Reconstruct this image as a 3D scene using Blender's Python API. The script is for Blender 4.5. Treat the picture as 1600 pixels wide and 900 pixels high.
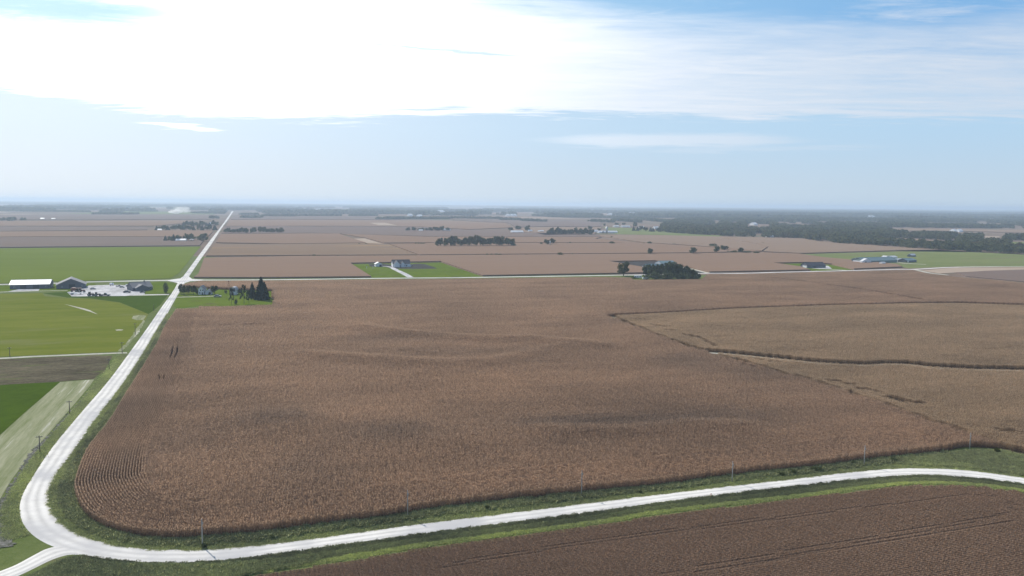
import bpy, bmesh, math, random
import numpy as np
from mathutils import Matrix, Vector, Euler
from mathutils.geometry import tessellate_polygon
random.seed(7); rng = np.random.default_rng(11)
R = math.radians
for o in list(bpy.data.objects): bpy.data.objects.remove(o)
S = bpy.context.scene; C = S.collection

# ------------------------------------------------------------------ camera
CAM_H = 80.0; FOC = 1250.0                       # eye height (m), focal length in pixels of the 1600 px photo
PITCH, ROLL = math.atan(131.5/FOC), R(0.537)
cam_d = bpy.data.cameras.new('camera'); cam = bpy.data.objects.new('camera', cam_d); C.objects.link(cam)
cam_d.sensor_width = 36; cam_d.lens = 36*FOC/1600; cam_d.clip_start = 0.5; cam_d.clip_end = 150000
ROTM = Matrix.Rotation(math.pi/2-PITCH, 3, 'X') @ Matrix.Rotation(ROLL, 3, 'Z')
cam.matrix_world = Matrix.Translation((0, 0, CAM_H)) @ ROTM.to_4x4()
S.camera = cam

# ------------------------------------------------------------------ sun, sky, exposure
SUN_AZ, SUN_EL = R(-40), R(38)                   # ahead and to the left of the camera
S.view_settings.view_transform = 'Standard'; S.view_settings.look = 'None'
S.view_settings.exposure = -0.07; S.view_settings.gamma = 1.0
sd = bpy.data.lights.new('sun', 'SUN'); sun = bpy.data.objects.new('sun', sd); C.objects.link(sun)
sd.energy = 5.0; sd.angle = R(0.6); sd.color = (1.0, 0.94, 0.86)
sdir = Vector((math.sin(SUN_AZ)*math.cos(SUN_EL), math.cos(SUN_AZ)*math.cos(SUN_EL), math.sin(SUN_EL)))
sun.rotation_euler = sdir.to_track_quat('Z', 'Y').to_euler(); sun.location = (-300, 300, 400)

def nd(nt, typ, ins=None, **kw):
    n = nt.nodes.new(typ)
    for k, v in kw.items(): setattr(n, k, v)
    for k, v in (ins or {}).items():
        if isinstance(v, bpy.types.NodeSocket): nt.links.new(v, n.inputs[k])
        else: n.inputs[k].default_value = v
    return n
def M_(nt, op, a, b=0.0, c=0.0, clamp=False):
    n = nt.nodes.new('ShaderNodeMath'); n.operation = op; n.use_clamp = clamp
    for i, v in enumerate((a, b, c)):
        if isinstance(v, bpy.types.NodeSocket): nt.links.new(v, n.inputs[i])
        else: n.inputs[i].default_value = v
    return n.outputs[0]
def mixc(nt, f, a, b, blend='MIX'):
    n = nt.nodes.new('ShaderNodeMix'); n.data_type = 'RGBA'; n.blend_type = blend; n.clamp_factor = True
    for i, v in ((0, f), (6, a), (7, b)):
        if isinstance(v, bpy.types.NodeSocket): nt.links.new(v, n.inputs[i])
        else: n.inputs[i].default_value = v if i == 0 else (*v, 1)
    return n.outputs[2]
def sstep(nt, x, a, b, o0=0.0, o1=1.0):
    n = nt.nodes.new('ShaderNodeMapRange'); n.interpolation_type = 'SMOOTHSTEP'
    for i, v in enumerate((x, a, b, o0, o1)):
        if isinstance(v, bpy.types.NodeSocket): nt.links.new(v, n.inputs[i])
        else: n.inputs[i].default_value = v
    return n.outputs[0]
def curve(nt, x, pts, lo, hi, vmin, vmax):
    """piecewise curve of x through pts"""
    xn = M_(nt, 'DIVIDE', M_(nt, 'SUBTRACT', x, lo), hi-lo, clamp=True)
    n = nt.nodes.new('ShaderNodeFloatCurve'); cv = n.mapping.curves[0]
    P = [((p-lo)/(hi-lo), (v-vmin)/(vmax-vmin)) for p, v in pts]
    cv.points[0].location = P[0]; cv.points[1].location = P[-1]
    for p in P[1:-1]: cv.points.new(*p)
    n.mapping.update(); nt.links.new(xn, n.inputs[1])
    return M_(nt, 'ADD', M_(nt, 'MULTIPLY', n.outputs[0], vmax-vmin), vmin)

def make_world():
    w = bpy.data.worlds.new('World'); S.world = w; w.use_nodes = True
    nt = w.node_tree; nt.nodes.clear()
    out = nd(nt, 'ShaderNodeOutputWorld')
    sky = nd(nt, 'ShaderNodeTexSky', sky_type='NISHITA', sun_disc=False, sun_elevation=SUN_EL,
             sun_rotation=SUN_AZ, altitude=200, air_density=1.0, dust_density=0.6, ozone_density=1.6)
    tc = nd(nt, 'ShaderNodeTexCoord'); sep = nd(nt, 'ShaderNodeSeparateXYZ', {0: tc.outputs['Generated']})
    x, y, z = sep.outputs
    az = M_(nt, 'ARCTAN2', x, y); el = M_(nt, 'ARCSINE', z)
    # noise laid on a flat cloud deck high above
    zz = M_(nt, 'ADD', M_(nt, 'MAXIMUM', z, 0.0), 0.03)
    pl = nd(nt, 'ShaderNodeCombineXYZ', {0: M_(nt, 'DIVIDE', x, zz), 1: M_(nt, 'DIVIDE', y, zz), 2: 3.7}).outputs[0]
    def noise(scale, detail, rough, dist, sx=1.0, sy=1.0, off=0.0):
        mp = nd(nt, 'ShaderNodeMapping', {'Vector': pl, 'Scale': (sx, sy, 1), 'Location': (off, off*1.7, off), 'Rotation': (0, 0, 0.12)})
        return nd(nt, 'ShaderNodeTexNoise', {'Vector': mp.outputs[0], 'Scale': scale, 'Detail': detail, 'Roughness': rough, 'Distortion': dist}).outputs[0]
    n1 = noise(0.9, 9, 0.62, 0.4, 0.55, 1.0)
    n2 = noise(2.6, 8, 0.6, 0.8, 0.35, 1.0, 4.1)
    n3 = noise(7.0, 6, 0.65, 0.6, 0.4, 1.0, 9.3)
    c1 = M_(nt, 'SUBTRACT', n1, 0.5); c2 = M_(nt, 'SUBTRACT', n2, 0.5); c3 = M_(nt, 'SUBTRACT', n3, 0.5)
    wob = M_(nt, 'ADD', M_(nt, 'ADD', M_(nt, 'MULTIPLY', c1, 0.028), M_(nt, 'MULTIPLY', c2, 0.034)), M_(nt, 'MULTIPLY', c3, 0.026))
    low = curve(nt, az, [(-0.9, .125), (-.57, .113), (-.45, .102), (-.27, .093), (-.08, .105), (.16, .104), (.31, .098), (.57, .090), (0.9, .09)], -.9, .9, 0, .4)
    hig = curve(nt, az, [(-0.9, .30), (-.57, .29), (-.34, .30), (-.2, .256), (-.1, .247), (.03, .230), (.16, .202), (.34, .188), (.57, .19), (0.9, .21)], -.9, .9, 0, .4)
    e = M_(nt, 'ADD', el, wob)
    bot = sstep(nt, M_(nt, 'SUBTRACT', e, low), -0.002, 0.011)
    e2 = M_(nt, 'ADD', M_(nt, 'ADD', el, M_(nt, 'MULTIPLY', c1, 0.09)), M_(nt, 'MULTIPLY', c2, 0.07))
    top = sstep(nt, M_(nt, 'SUBTRACT', e2, hig), -0.025, 0.03, 1.0, 0.0)
    band = M_(nt, 'MULTIPLY', bot, top)
    thick = sstep(nt, az, -0.1, 0.6, 1.0, 0.62)
    wisp = sstep(nt, M_(nt, 'ADD', n2, M_(nt, 'MULTIPLY', c3, 0.35)), 0.50, 0.78)
    thin = M_(nt, 'MULTIPLY', wisp, M_(nt, 'MULTIPLY', sstep(nt, el, 0.15, 0.20), 0.65))
    dens = M_(nt, 'MULTIPLY', band, M_(nt, 'ADD', thick, M_(nt, 'MULTIPLY', M_(nt, 'ADD', c2, M_(nt, 'MULTIPLY', c3, 0.6)), sstep(nt, az, -0.05, 0.45, 0.3, 1.25))), clamp=True)
    # the blue window at upper left and the lower separate streaks
    def streak(a0, a1, ec, slope, half, amp, n):
        d = M_(nt, 'ABSOLUTE', M_(nt, 'SUBTRACT', M_(nt, 'ADD', el, M_(nt, 'MULTIPLY', wob, 0.30)), M_(nt, 'ADD', M_(nt, 'MULTIPLY', az, slope), ec)))
        mid = (a0+a1)/2; hw = (a1-a0)/2
        ends = sstep(nt, M_(nt, 'ABSOLUTE', M_(nt, 'SUBTRACT', az, mid)), hw*0.35, hw, 1.0, 0.0)
        hh = M_(nt, 'MULTIPLY', ends, M_(nt, 'MULTIPLY', M_(nt, 'ADD', 0.62, n), half*1.3))
        s = sstep(nt, M_(nt, 'SUBTRACT', d, hh), -half*0.6, half*0.25, 1.0, 0.0)
        return M_(nt, 'MULTIPLY', M_(nt, 'MULTIPLY', s, amp), ends)
    window = M_(nt, 'MAXIMUM', streak(-0.80, -0.30, 0.2245, 0.05, 0.020, 1.0, c2), streak(-0.24, 0.06, 0.178, -0.05, 0.0022, 0.55, c3))
    dens = M_(nt, 'MULTIPLY', dens, M_(nt, 'SUBTRACT', 1.0, window))
    dens = M_(nt, 'MAXIMUM', dens, streak(-0.02, 0.40, 0.0785, -0.006, 0.0105, 0.62, c2))
    dens = M_(nt, 'MAXIMUM', dens, streak(0.10, 0.50, 0.063, 0.01, 0.004, 0.25, c3))
    dens = M_(nt, 'MAXIMUM', dens, streak(-0.45, -0.325, 0.0665, -0.045, 0.0035, 0.95, c3))
    dens = M_(nt, 'MAXIMUM', dens, thin)
    above = sstep(nt, el, -0.002, 0.004)
    dens = M_(nt, 'MULTIPLY', dens, above, clamp=True)
    # brightness of cloud rises towards the sun
    dot = nd(nt, 'ShaderNodeVectorMath', {0: tc.outputs['Generated'], 1: tuple(sdir)}, operation='DOT_PRODUCT').outputs['Value']
    glow = M_(nt, 'POWER', M_(nt, 'MAXIMUM', dot, 0.0), 4.0)
    def lit(c, g):      # colour c, plus forward-scattered sunlight g
        a = nd(nt, 'ShaderNodeVectorMath', {0: g, 'Scale': glow}, operation='SCALE').outputs[0]
        return nd(nt, 'ShaderNodeVectorMath', {0: a, 1: c}, operation='ADD').outputs[0]
    ccol = lit((5.9, 6.6, 7.6), (17.0, 16.0, 14.5))
    hcol = lit((5.0, 6.1, 7.1), (7.2, 5.8, 4.6)); mcol = lit((4.2, 6.1, 7.9), (7.2, 5.6, 4.2)); tcol = lit((1.9, 4.1, 7.1), (7.0, 7.5, 5.0))
    skyg = nd(nt, 'ShaderNodeVectorMath', {0: sky.outputs[0], 'Scale': 1.1}, operation='SCALE').outputs[0]
    def blend(f, a, b):
        o = mixc(nt, f, (1, 1, 1), (1, 1, 1)); nt.links.new(a, o.node.inputs[6]); nt.links.new(b, o.node.inputs[7]); return o
    base = blend(sstep(nt, el, 0.0, 0.10), hcol, mcol); base = blend(sstep(nt, el, 0.09, 0.205), base, tcol); base = blend(sstep(nt, el, 0.28, 0.75), base, skyg)
    fin = mixc(nt, dens, (1, 1, 1), (1, 1, 1))
    nt.links.new(base, fin.node.inputs[6]); nt.links.new(ccol, fin.node.inputs[7])
    bg = nd(nt, 'ShaderNodeBackground', {'Color': fin, 'Strength': 0.115})
    nt.links.new(bg.outputs[0], out.inputs[0])
    w.cycles.sampling_method = 'MANUAL'; w.cycles.sample_map_resolution = 1024
make_world()
S.cycles.max_bounces = 6; S.cycles.diffuse_bounces = 3; S.cycles.transparent_max_bounces = 8
S.cycles.volume_bounces = 1; S.cycles.sample_clamp_indirect = 6
S.cycles.use_denoising = True

# ------------------------------------------------------------------ coordinates
def G(px, py, z=0.0):
    """ground point seen at a photo pixel"""
    d = ROTM @ Vector(((px-800)/FOC, -(py-450)/FOC, -1))
    t = (z-CAM_H)/d.z
    return Vector((d.x*t, d.y*t, z))
def GP(pts, z=0.0): return [G(x, y, z) for x, y in pts]
def m_per_px(px, py): return G(px, py).y/ FOC
EDIR = Vector((math.sin(R(73.5)), math.cos(R(73.5)), 0)); NDIR = Vector((-EDIR.y, EDIR.x, 0))

# ------------------------------------------------------------------ tags, meshes
def tag(o, label=None, cat=None, group=None, kind=None):
    if label: o['label'] = label
    if cat: o['category'] = cat
    if group: o['group'] = group
    if kind: o['kind'] = kind
    return o
def mesh(name, V, F, mat=None, smooth=False, cv=None):
    me = bpy.data.meshes.new(name)
    V = np.asarray(V, dtype=np.float32).reshape(-1, 3)
    if isinstance(F, np.ndarray):
        n, k = F.shape
        me.vertices.add(len(V)); me.vertices.foreach_set('co', V.ravel())
        me.loops.add(n*k); me.loops.foreach_set('vertex_index', F.astype(np.int32).ravel())
        me.polygons.add(n); me.polygons.foreach_set('loop_start', np.arange(0, n*k, k, dtype=np.int32))
        me.polygons.foreach_set('loop_total', np.full(n, k, dtype=np.int32))
        me.update(calc_edges=True)
    else:
        me.from_pydata([tuple(map(float, v)) for v in V], [], F); me.update()
    if cv is not None:
        a = me.attributes.new('cv', 'FLOAT', 'POINT'); a.data.foreach_set('value', np.asarray(cv, dtype=np.float32))
    if mat: me.materials.append(mat)
    if smooth: me.polygons.foreach_set('use_smooth', np.ones(len(me.polygons), dtype=bool))
    return me
def link(name, me, parent=None, loc=None):
    o = bpy.data.objects.new(name, me); C.objects.link(o)
    if parent: o.parent = parent
    if loc is not None: o.location = loc
    return o
class MB:
    def __init__(s): s.V = []; s.F = []
    def add(s, v, f):
        n = len(s.V); s.V += [tuple(a) for a in v]; s.F += [tuple(i+n for i in q) for q in f]; return s
    def box(s, x0, x1, y0, y1, z0, z1):
        return s.add([(x0,y0,z0),(x1,y0,z0),(x1,y1,z0),(x0,y1,z0),(x0,y0,z1),(x1,y0,z1),(x1,y1,z1),(x0,y1,z1)],
                     [(3,2,1,0),(4,5,6,7),(0,1,5,4),(1,2,6,5),(2,3,7,6),(3,0,4,7)])
    def tube(s, p, q, r0, r1, k=8, caps=True):
        p, q = Vector(p), Vector(q); d = (q-p).normalized(); a = d.orthogonal().normalized(); b = d.cross(a)
        ring = lambda c, r: [c+(a*math.cos(t*2*math.pi/k)+b*math.sin(t*2*math.pi/k))*r for t in range(k)]
        f = [(i, (i+1) % k, (i+1) % k+k, i+k) for i in range(k)]
        if caps: f += [tuple(range(k))[::-1], tuple(range(k, 2*k))]
        return s.add(ring(p, r0)+ring(q, r1), f)
    def prism(s, poly_yz, x0, x1):
        k = len(poly_yz)
        return s.add([(x0, y, z) for y, z in poly_yz]+[(x1, y, z) for y, z in poly_yz],
                     [(i, (i+1) % k, (i+1) % k+k, i+k) for i in range(k)]+[tuple(range(k))[::-1], tuple(range(k, 2*k))])
    def build(s, name, mat, parent=None, smooth=False):
        o = link(name, mesh(name, s.V, s.F, mat, smooth), parent)
        bm = bmesh.new(); bm.from_mesh(o.data); bmesh.ops.recalc_face_normals(bm, faces=bm.faces); bm.to_mesh(o.data); bm.free()
        return o

def inpoly(P, poly):
    x, y = P[:, 0], P[:, 1]; ins = np.zeros(len(P), bool); n = len(poly)
    for i in range(n):
        x0, y0 = poly[i][0], poly[i][1]; x1, y1 = poly[(i+1) % n][0], poly[(i+1) % n][1]
        if y0 == y1: continue
        c = ((y0 > y) != (y1 > y)) & (x < (x1-x0)*(y-y0)/(y1-y0)+x0)
        ins ^= c
    return ins
def dist_line(P, line):
    d = np.full(len(P), 1e9)
    for i in range(len(line)-1):
        a = np.array(line[i][:2]); b = np.array(line[i+1][:2]); ab = b-a; L = (ab**2).sum()
        if L < 1e-6: continue
        t = np.clip(((P-a)@ab)/L, 0, 1); d = np.minimum(d, np.hypot(*(P-a-t[:, None]*ab).T))
    return d
def smooth_line(pts, step):
    """Catmull-Rom through pts, resampled every step metres"""
    P = [np.array(p[:2], float) for p in pts]; P = [2*P[0]-P[1]]+P+[2*P[-1]-P[-2]]; out = []
    for i in range(1, len(P)-2):
        n = max(2, int(np.hypot(*(P[i+1]-P[i]))/step)+1)
        for t in np.linspace(0, 1, n, endpoint=False):
            a, b, c, d = P[i-1], P[i], P[i+1], P[i+2]
            out.append(0.5*((2*b)+(-a+c)*t+(2*a-5*b+4*c-d)*t*t+(-a+3*b-3*c+d)*t**3))
    out.append(P[-2]); out = np.array(out)
    s = np.concatenate([[0], np.cumsum(np.hypot(*(out[1:]-out[:-1]).T))])
    q = np.arange(0, s[-1], step)
    return np.stack([np.interp(q, s, out[:, 0]), np.interp(q, s, out[:, 1])], 1)

# ------------------------------------------------------------------ materials
def new_mat(name):
    m = bpy.data.materials.new(name); m.use_nodes = True; nt = m.node_tree; nt.nodes.clear()
    return m, nt, nd(nt, 'ShaderNodeOutputMaterial')
def pos_noise(nt, scale, detail=4, rough=0.55, stretch=None, rot=0.0, dist=0.0):
    g = nd(nt, 'ShaderNodeNewGeometry').outputs['Position']
    if stretch or rot:
        r = nd(nt, 'ShaderNodeVectorRotate', {'Vector': g, 'Angle': -rot}, rotation_type='Z_AXIS')
        g = nd(nt, 'ShaderNodeMapping', {'Vector': r.outputs[0], 'Scale': stretch or (1, 1, 1)}).outputs[0]
    return nd(nt, 'ShaderNodeTexNoise', {'Vector': g, 'Scale': scale, 'Detail': detail, 'Roughness': rough, 'Distortion': dist}).outputs[0]
ROW = math.atan2(EDIR.y, EDIR.x)
def surf(name, cols, rough=0.95, scales=(0.02, 0.3, 3.0), amts=(0.5, 0.35, 0.3), stretch=None, rot=None, bump=0.0, bscale=2.0, spec=0.0, contrast=1.0):
    """earth/grass/paint: two or three real colours mixed by noise of several sizes"""
    m, nt, out = new_mat(name); f = None
    for s, a in zip(scales, amts):
        v = M_(nt, 'MULTIPLY', M_(nt, 'SUBTRACT', pos_noise(nt, s, 5, 0.6, stretch, ROW if rot is None else rot), 0.5), a*3.2*contrast)
        f = v if f is None else M_(nt, 'ADD', f, v)
    f = M_(nt, 'ADD', f, 0.5, clamp=True)
    c = mixc(nt, f, cols[0], cols[1])
    if len(cols) > 2:
        c = mixc(nt, sstep(nt, pos_noise(nt, scales[0]*2.3, 5, 0.6, stretch, ROW if rot is None else rot), 0.55, 0.72), c, cols[2])
    b = nd(nt, 'ShaderNodeBsdfPrincipled', {'Base Color': c, 'Roughness': rough, 'Specular IOR Level': spec})
    if bump:
        bn = nd(nt, 'ShaderNodeBump', {'Height': pos_noise(nt, bscale, 4, 0.6), 'Strength': min(1.0, bump), 'Distance': 0.3*bump})
        nt.links.new(bn.outputs[0], b.inputs['Normal'])
    nt.links.new(b.outputs[0], out.inputs[0]); return m
def plant_mat(name, dark, light, trans=0.3, tone_gain=0.0, hue=None, rand=0.0):
    """leaf colour: varies per leaf (cv), per instance, over tens of metres, and with tone (stand differences, and shade painted into the corn)"""
    m, nt, out = new_mat(name)
    cv = nd(nt, 'ShaderNodeAttribute', attribute_name='cv').outputs['Fac']
    rnd = nd(nt, 'ShaderNodeObjectInfo').outputs['Random']
    big = M_(nt, 'MULTIPLY', M_(nt, 'SUBTRACT', pos_noise(nt, 0.012, 4, 0.6, (1, 2.2, 1), ROW), 0.5), 0.8)
    f = M_(nt, 'ADD', M_(nt, 'ADD', M_(nt, 'MULTIPLY', cv, 0.85), M_(nt, 'MULTIPLY', rnd, rand)), big)
    c = mixc(nt, M_(nt, 'ADD', f, 0.02, clamp=True), dark, light)
    if hue: c = mixc(nt, sstep(nt, pos_noise(nt, 0.02, 4, 0.6), 0.5, 0.7), c, hue)
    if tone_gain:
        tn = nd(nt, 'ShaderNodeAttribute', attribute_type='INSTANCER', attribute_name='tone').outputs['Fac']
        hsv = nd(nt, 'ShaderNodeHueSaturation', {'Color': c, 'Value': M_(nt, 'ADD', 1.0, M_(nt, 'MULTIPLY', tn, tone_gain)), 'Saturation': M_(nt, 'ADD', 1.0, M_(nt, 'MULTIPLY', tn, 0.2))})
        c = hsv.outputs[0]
    d = nd(nt, 'ShaderNodeBsdfDiffuse', {'Color': c, 'Roughness': 0.9}); t = nd(nt, 'ShaderNodeBsdfTranslucent', {'Color': c})
    mx = nd(nt, 'ShaderNodeMixShader', {0: trans, 1: d.outputs[0], 2: t.outputs[0]})
    nt.links.new(mx.outputs[0], out.inputs[0]); return m
def paint(name, col, rough=0.55, metal=0.0, dirt=0.12):
    m, nt, out = new_mat(name)
    c = mixc(nt, M_(nt, 'MULTIPLY', pos_noise(nt, 0.8, 5, 0.65), dirt*2), col, tuple(v*0.55 for v in col))
    b = nd(nt, 'ShaderNodeBsdfPrincipled', {'Base Color': c, 'Roughness': rough, 'Metallic': metal})
    nt.links.new(b.outputs[0], out.inputs[0]); return m
MT = {}
MT['land'] = surf('far_land', [(.16,.12,.09), (.24,.18,.14), (.11,.13,.065)], scales=(.0012, .006, .05), amts=(.8, .5, .3), stretch=(1, 2.5, 1))
MT['verge'] = surf('verge_grass', [(.10,.135,.04), (.17,.20,.075), (.17,.155,.09)], scales=(.04, .35, 2.5), amts=(.5, .5, .5), bump=.8, bscale=2.5)
MT['soil'] = surf('field_soil', [(.07,.054,.042), (.12,.092,.07)], bump=.5)
MT['residue'] = surf('grassy_residue', [(.12,.10,.06), (.19,.155,.10), (.13,.14,.06)], scales=(.04, .3, 2), amts=(.5, .4, .3))
MT['lawn'] = surf('lawn', [(0.084,0.131,0.012), (0.133,0.176,0.022), (0.112,0.120,0.032)], scales=(.02, .12, 1.2), amts=(.6, .4, .3))
MT['green1'] = surf('green_field', [(0.125,0.163,0.022), (0.152,0.194,0.030)], scales=(.006, .03, .5), amts=(.5, .35, .25), stretch=(.35, 1.6, 1))
MT['green2'] = surf('mown_hay', [(0.124,0.152,0.017), (0.172,0.188,0.030), (0.168,0.180,0.060)], scales=(.010, .05, .5), amts=(.55, .7, .4), stretch=(.4, 1.6, 1))
MT['green3'] = surf('dark_green_field', [(0.043,0.073,0.006), (0.069,0.112,0.010)], scales=(.02, .2, 1.5), amts=(.4, .4, .3))
MT['silt'] = surf('silty_grass', [(.19,.215,.10), (.34,.34,.22), (.55,.53,.44)], scales=(.06, .3, 1.5), amts=(.8, .6, .4), stretch=(.14, 2.4, 1), rot=R(109))
MT['track'] = surf('sandy_track', [(.36,.35,.27), (.58,.56,.49)], scales=(.06, .5, 3), amts=(.5, .4, .3))
MT['stubble'] = surf('stubble', [(.06,.052,.032), (.17,.145,.095), (.12,.145,.045)], scales=(.04, .3, 1.5), amts=(.4, .6, .7), stretch=(.5, 1.8, 1), bump=1, bscale=1.5)
MT['asphalt'] = surf('dark_ground', [(.055,.055,.055), (.085,.08,.075)], scales=(.05, .4, 2))
MT['yard'] = surf('pale_gravel_yard', [(.30,.295,.29), (.72,.71,.70)], scales=(.05, .25, 1.2), amts=(.6, .5, .4))
MT['stone'] = surf('ditch_stone', [(.06,.07,.04), (.24,.23,.21)], scales=(.3, 1.2, 4), amts=(.7, .6, .5), bump=1)
MT['pasture'] = surf('pasture', [(.14,.175,.06), (.20,.22,.085), (.19,.165,.10)], scales=(.008, .04, .5), amts=(.6, .4, .3), stretch=(.5, 1.6, 1))
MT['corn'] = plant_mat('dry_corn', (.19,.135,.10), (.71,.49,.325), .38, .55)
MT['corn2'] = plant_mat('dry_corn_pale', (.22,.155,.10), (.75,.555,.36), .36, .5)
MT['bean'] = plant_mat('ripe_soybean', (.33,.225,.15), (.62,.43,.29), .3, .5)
MT['weed'] = plant_mat('roadside_weeds', (.17,.20,.10), (.56,.57,.30), .42, .6, rand=.25)
MT['leaf'] = plant_mat('tree_leaves', (.034,.050,.022), (.165,.195,.08), .35)
MT['leaf_olive'] = plant_mat('olive_leaves', (.045,.06,.02), (.16,.165,.06), .3)
MT['needle'] = plant_mat('spruce_needles', (.020,.034,.022), (.07,.095,.055), .2)
MT['leaf_far'] = plant_mat('woodland_leaves', (.016,.026,.012), (.19,.195,.085), .25, hue=(.14,.11,.055), rand=.65)
MT['bark'] = surf('bark', [(.06,.05,.04), (.12,.10,.08)], scales=(.5, 2, 8))
MT['pole'] = surf('weathered_pole', [(.28,.27,.25), (.42,.41,.38)], scales=(.5, 2, 8))
MT['pole_dark'] = surf('tarred_pole', [(.10,.09,.08), (.17,.15,.13)], scales=(.5, 2, 8))
MT['tin'] = paint('white_metal', (.78,.79,.80), .4)
MT['tin_roof'] = paint('pale_roof_metal', (.70,.71,.72), .5)
MT['grey'] = paint('slate_grey_siding', (.11,.12,.15), .6)
MT['grey_roof'] = paint('grey_shingle', (.17,.175,.19), .8)
MT['dark_roof'] = paint('dark_shingle', (.06,.065,.08), .8)
MT['bluegreen'] = paint('green_grey_roof', (.16,.24,.25), .5)
MT['white'] = paint('white_siding', (.74,.75,.76), .6)
MT['trim'] = paint('white_trim', (.8,.8,.8), .5)
MT['red'] = paint('faded_red', (.22,.06,.05), .6)
MT['rust'] = paint('rust_red_paint', (.20,.07,.05), .5)
MT['black'] = paint('black_rubber', (.025,.025,.027), .8)
MT['darkcar'] = paint('dark_car_paint', (.05,.055,.065), .25)
MT['dull_tin'] = paint('dull_tin_roof', (.33,.33,.35), .6)
MT['silver'] = paint('silver_car_paint', (.40,.41,.43), .3, .3)
MT['glass'] = paint('dark_glass', (.03,.04,.05), .1, 0, 0)
MT['door'] = paint('dark_door', (.05,.055,.07), .6)
MT['orange'] = paint('orange_marker', (.55,.16,.05), .6)
MT['lamp'] = paint('lamp_lens', (.6,.55,.5), .2, 0, 0)

def crop_top(name, a, b, gold=None):
    """far crop canopy: row-wise streaks and clumps in the crop's own colours"""
    return surf(name, [a, b]+([gold] if gold else []), scales=(.004, .03, .35), amts=(.30, .25, .35), stretch=(.25, 1.6, 1), bump=1.0, bscale=.9, contrast=.8)
MT['cropA'] = crop_top('standing_corn_far', (.222,.150,.104), (.274,.187,.133))
MT['cropB'] = crop_top('standing_beans_far', (.17,.128,.105), (.215,.162,.135))
MT['cropC'] = crop_top('pale_corn_far', (.23,.165,.12), (.29,.212,.155))
MT['cropG'] = crop_top('golden_field_far', (.205,.145,.098), (.26,.185,.128), (.32,.22,.11))
MT['cropS'] = crop_top('cut_stubble_far', (.36,.28,.21), (.44,.35,.27))

def road_mat():
    """crushed limestone: pale, with wheel tracks along the road (u across the width) and grey washed areas"""
    m, nt, out = new_mat('gravel')
    u = nd(nt, 'ShaderNodeAttribute', attribute_name='cv').outputs['Fac']
    n_big = pos_noise(nt, .035, 4, .6); n_mid = pos_noise(nt, .22, 7, .72); n_f = pos_noise(nt, 4.0, 4, .7)
    uw = M_(nt, 'ADD', u, M_(nt, 'MULTIPLY', M_(nt, 'SUBTRACT', pos_noise(nt, .06, 3), .5), .12))
    tracks = M_(nt, 'POWER', M_(nt, 'ABSOLUTE', M_(nt, 'SINE', M_(nt, 'MULTIPLY', M_(nt, 'ADD', uw, M_(nt, 'MULTIPLY', n_big, .25)), math.pi*3))), 1.5)
    f = M_(nt, 'ADD', M_(nt, 'ADD', M_(nt, 'MULTIPLY', tracks, .42), M_(nt, 'MULTIPLY', n_mid, .75)), M_(nt, 'MULTIPLY', n_f, .35))
    c = mixc(nt, M_(nt, 'SUBTRACT', f, .1, clamp=True), (.40,.385,.355), (.86,.83,.77))
    c = mixc(nt, sstep(nt, n_big, .42, .68), c, (.52,.51,.50))
    b = nd(nt, 'ShaderNodeBsdfPrincipled', {'Base Color': c, 'Roughness': .95, 'Specular IOR Level': .0})
    bn = nd(nt, 'ShaderNodeBump', {'Height': n_f, 'Strength': .5, 'Distance': .03}); nt.links.new(bn.outputs[0], b.inputs['Normal'])
    nt.links.new(b.outputs[0], out.inputs[0]); return m
MT['road'] = road_mat()

# ------------------------------------------------------------------ ground, roads, sheets
def sheet(name, pts, mat, z, label=None, kind='structure', cat=None):
    tris = tessellate_polygon([[Vector((p[0], p[1], 0)) for p in pts]])
    V = [(p[0], p[1], z) for p in pts]
    F = []
    for a, b, c in tris:
        A, B, D = V[a], V[b], V[c]
        F.append((a, b, c) if (B[0]-A[0])*(D[1]-A[1])-(B[1]-A[1])*(D[0]-A[0]) > 0 else (a, c, b))
    return tag(link(name, mesh(name, V, F, mat)), label, cat, kind=kind)
def strip_between(name, L, Rr, mat, z=.1, n=160, cols=9, label=None, kind='structure', jag=0.0, crown=0.05, power=1.0, smooth=0):
    """ribbon between two edge lines (world points); cv runs 0..1 across"""
    def rs(line):
        P = np.array([[p[0], p[1]] for p in line]); Q = smooth_line(P, max(1.0, np.hypot(*(P[1:]-P[:-1]).T).sum()/6000))
        if smooth:
            k = np.hanning(25)[1:-1]; k /= k.sum()
            for c in (0, 1): Q[11:-11, c] = np.convolve(Q[:, c], k, 'valid')
        s = np.concatenate([[0], np.cumsum(np.hypot(*(Q[1:]-Q[:-1]).T))])
        t = np.linspace(0, 1, n)**power*s[-1]; O = np.stack([np.interp(t, s, Q[:, 0]), np.interp(t, s, Q[:, 1])], 1)
        if smooth:
            k = np.hanning(2*smooth+3)[1:-1]; k /= k.sum(); m = smooth
            for c in (0, 1): O[m:-m, c] = np.convolve(O[:, c], k, 'valid')
        return O
    A, B = rs(L), rs(Rr); V = []; cvs = []
    if jag:
        d = B-A; ln = np.hypot(*d.T)[:, None]; u = d/np.maximum(ln, .1)
        A = A+u*(rng.normal(0, jag, n)[:, None]); B = B+u*(rng.normal(0, jag, n)[:, None])
    for i in range(n):
        for j in range(cols):
            t = j/(cols-1); p = A[i]*(1-t)+B[i]*t
            V.append((p[0], p[1], z+crown*4*t*(1-t) if 0 < j < cols-1 else z-.08*(crown > 0))); cvs.append(t)
    F = np.array([(i*cols+j, i*cols+j+1, (i+1)*cols+j+1, (i+1)*cols+j) for i in range(n-1) for j in range(cols-1)])
    a, b, c = (np.array(V[k]) for k in F[len(F)//2][:3])
    if np.cross(b-a, c-b)[2] < 0: F = F[:, ::-1]
    return tag(link(name, mesh(name, V, F, mat, True, cvs)), label, kind=kind)

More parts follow.
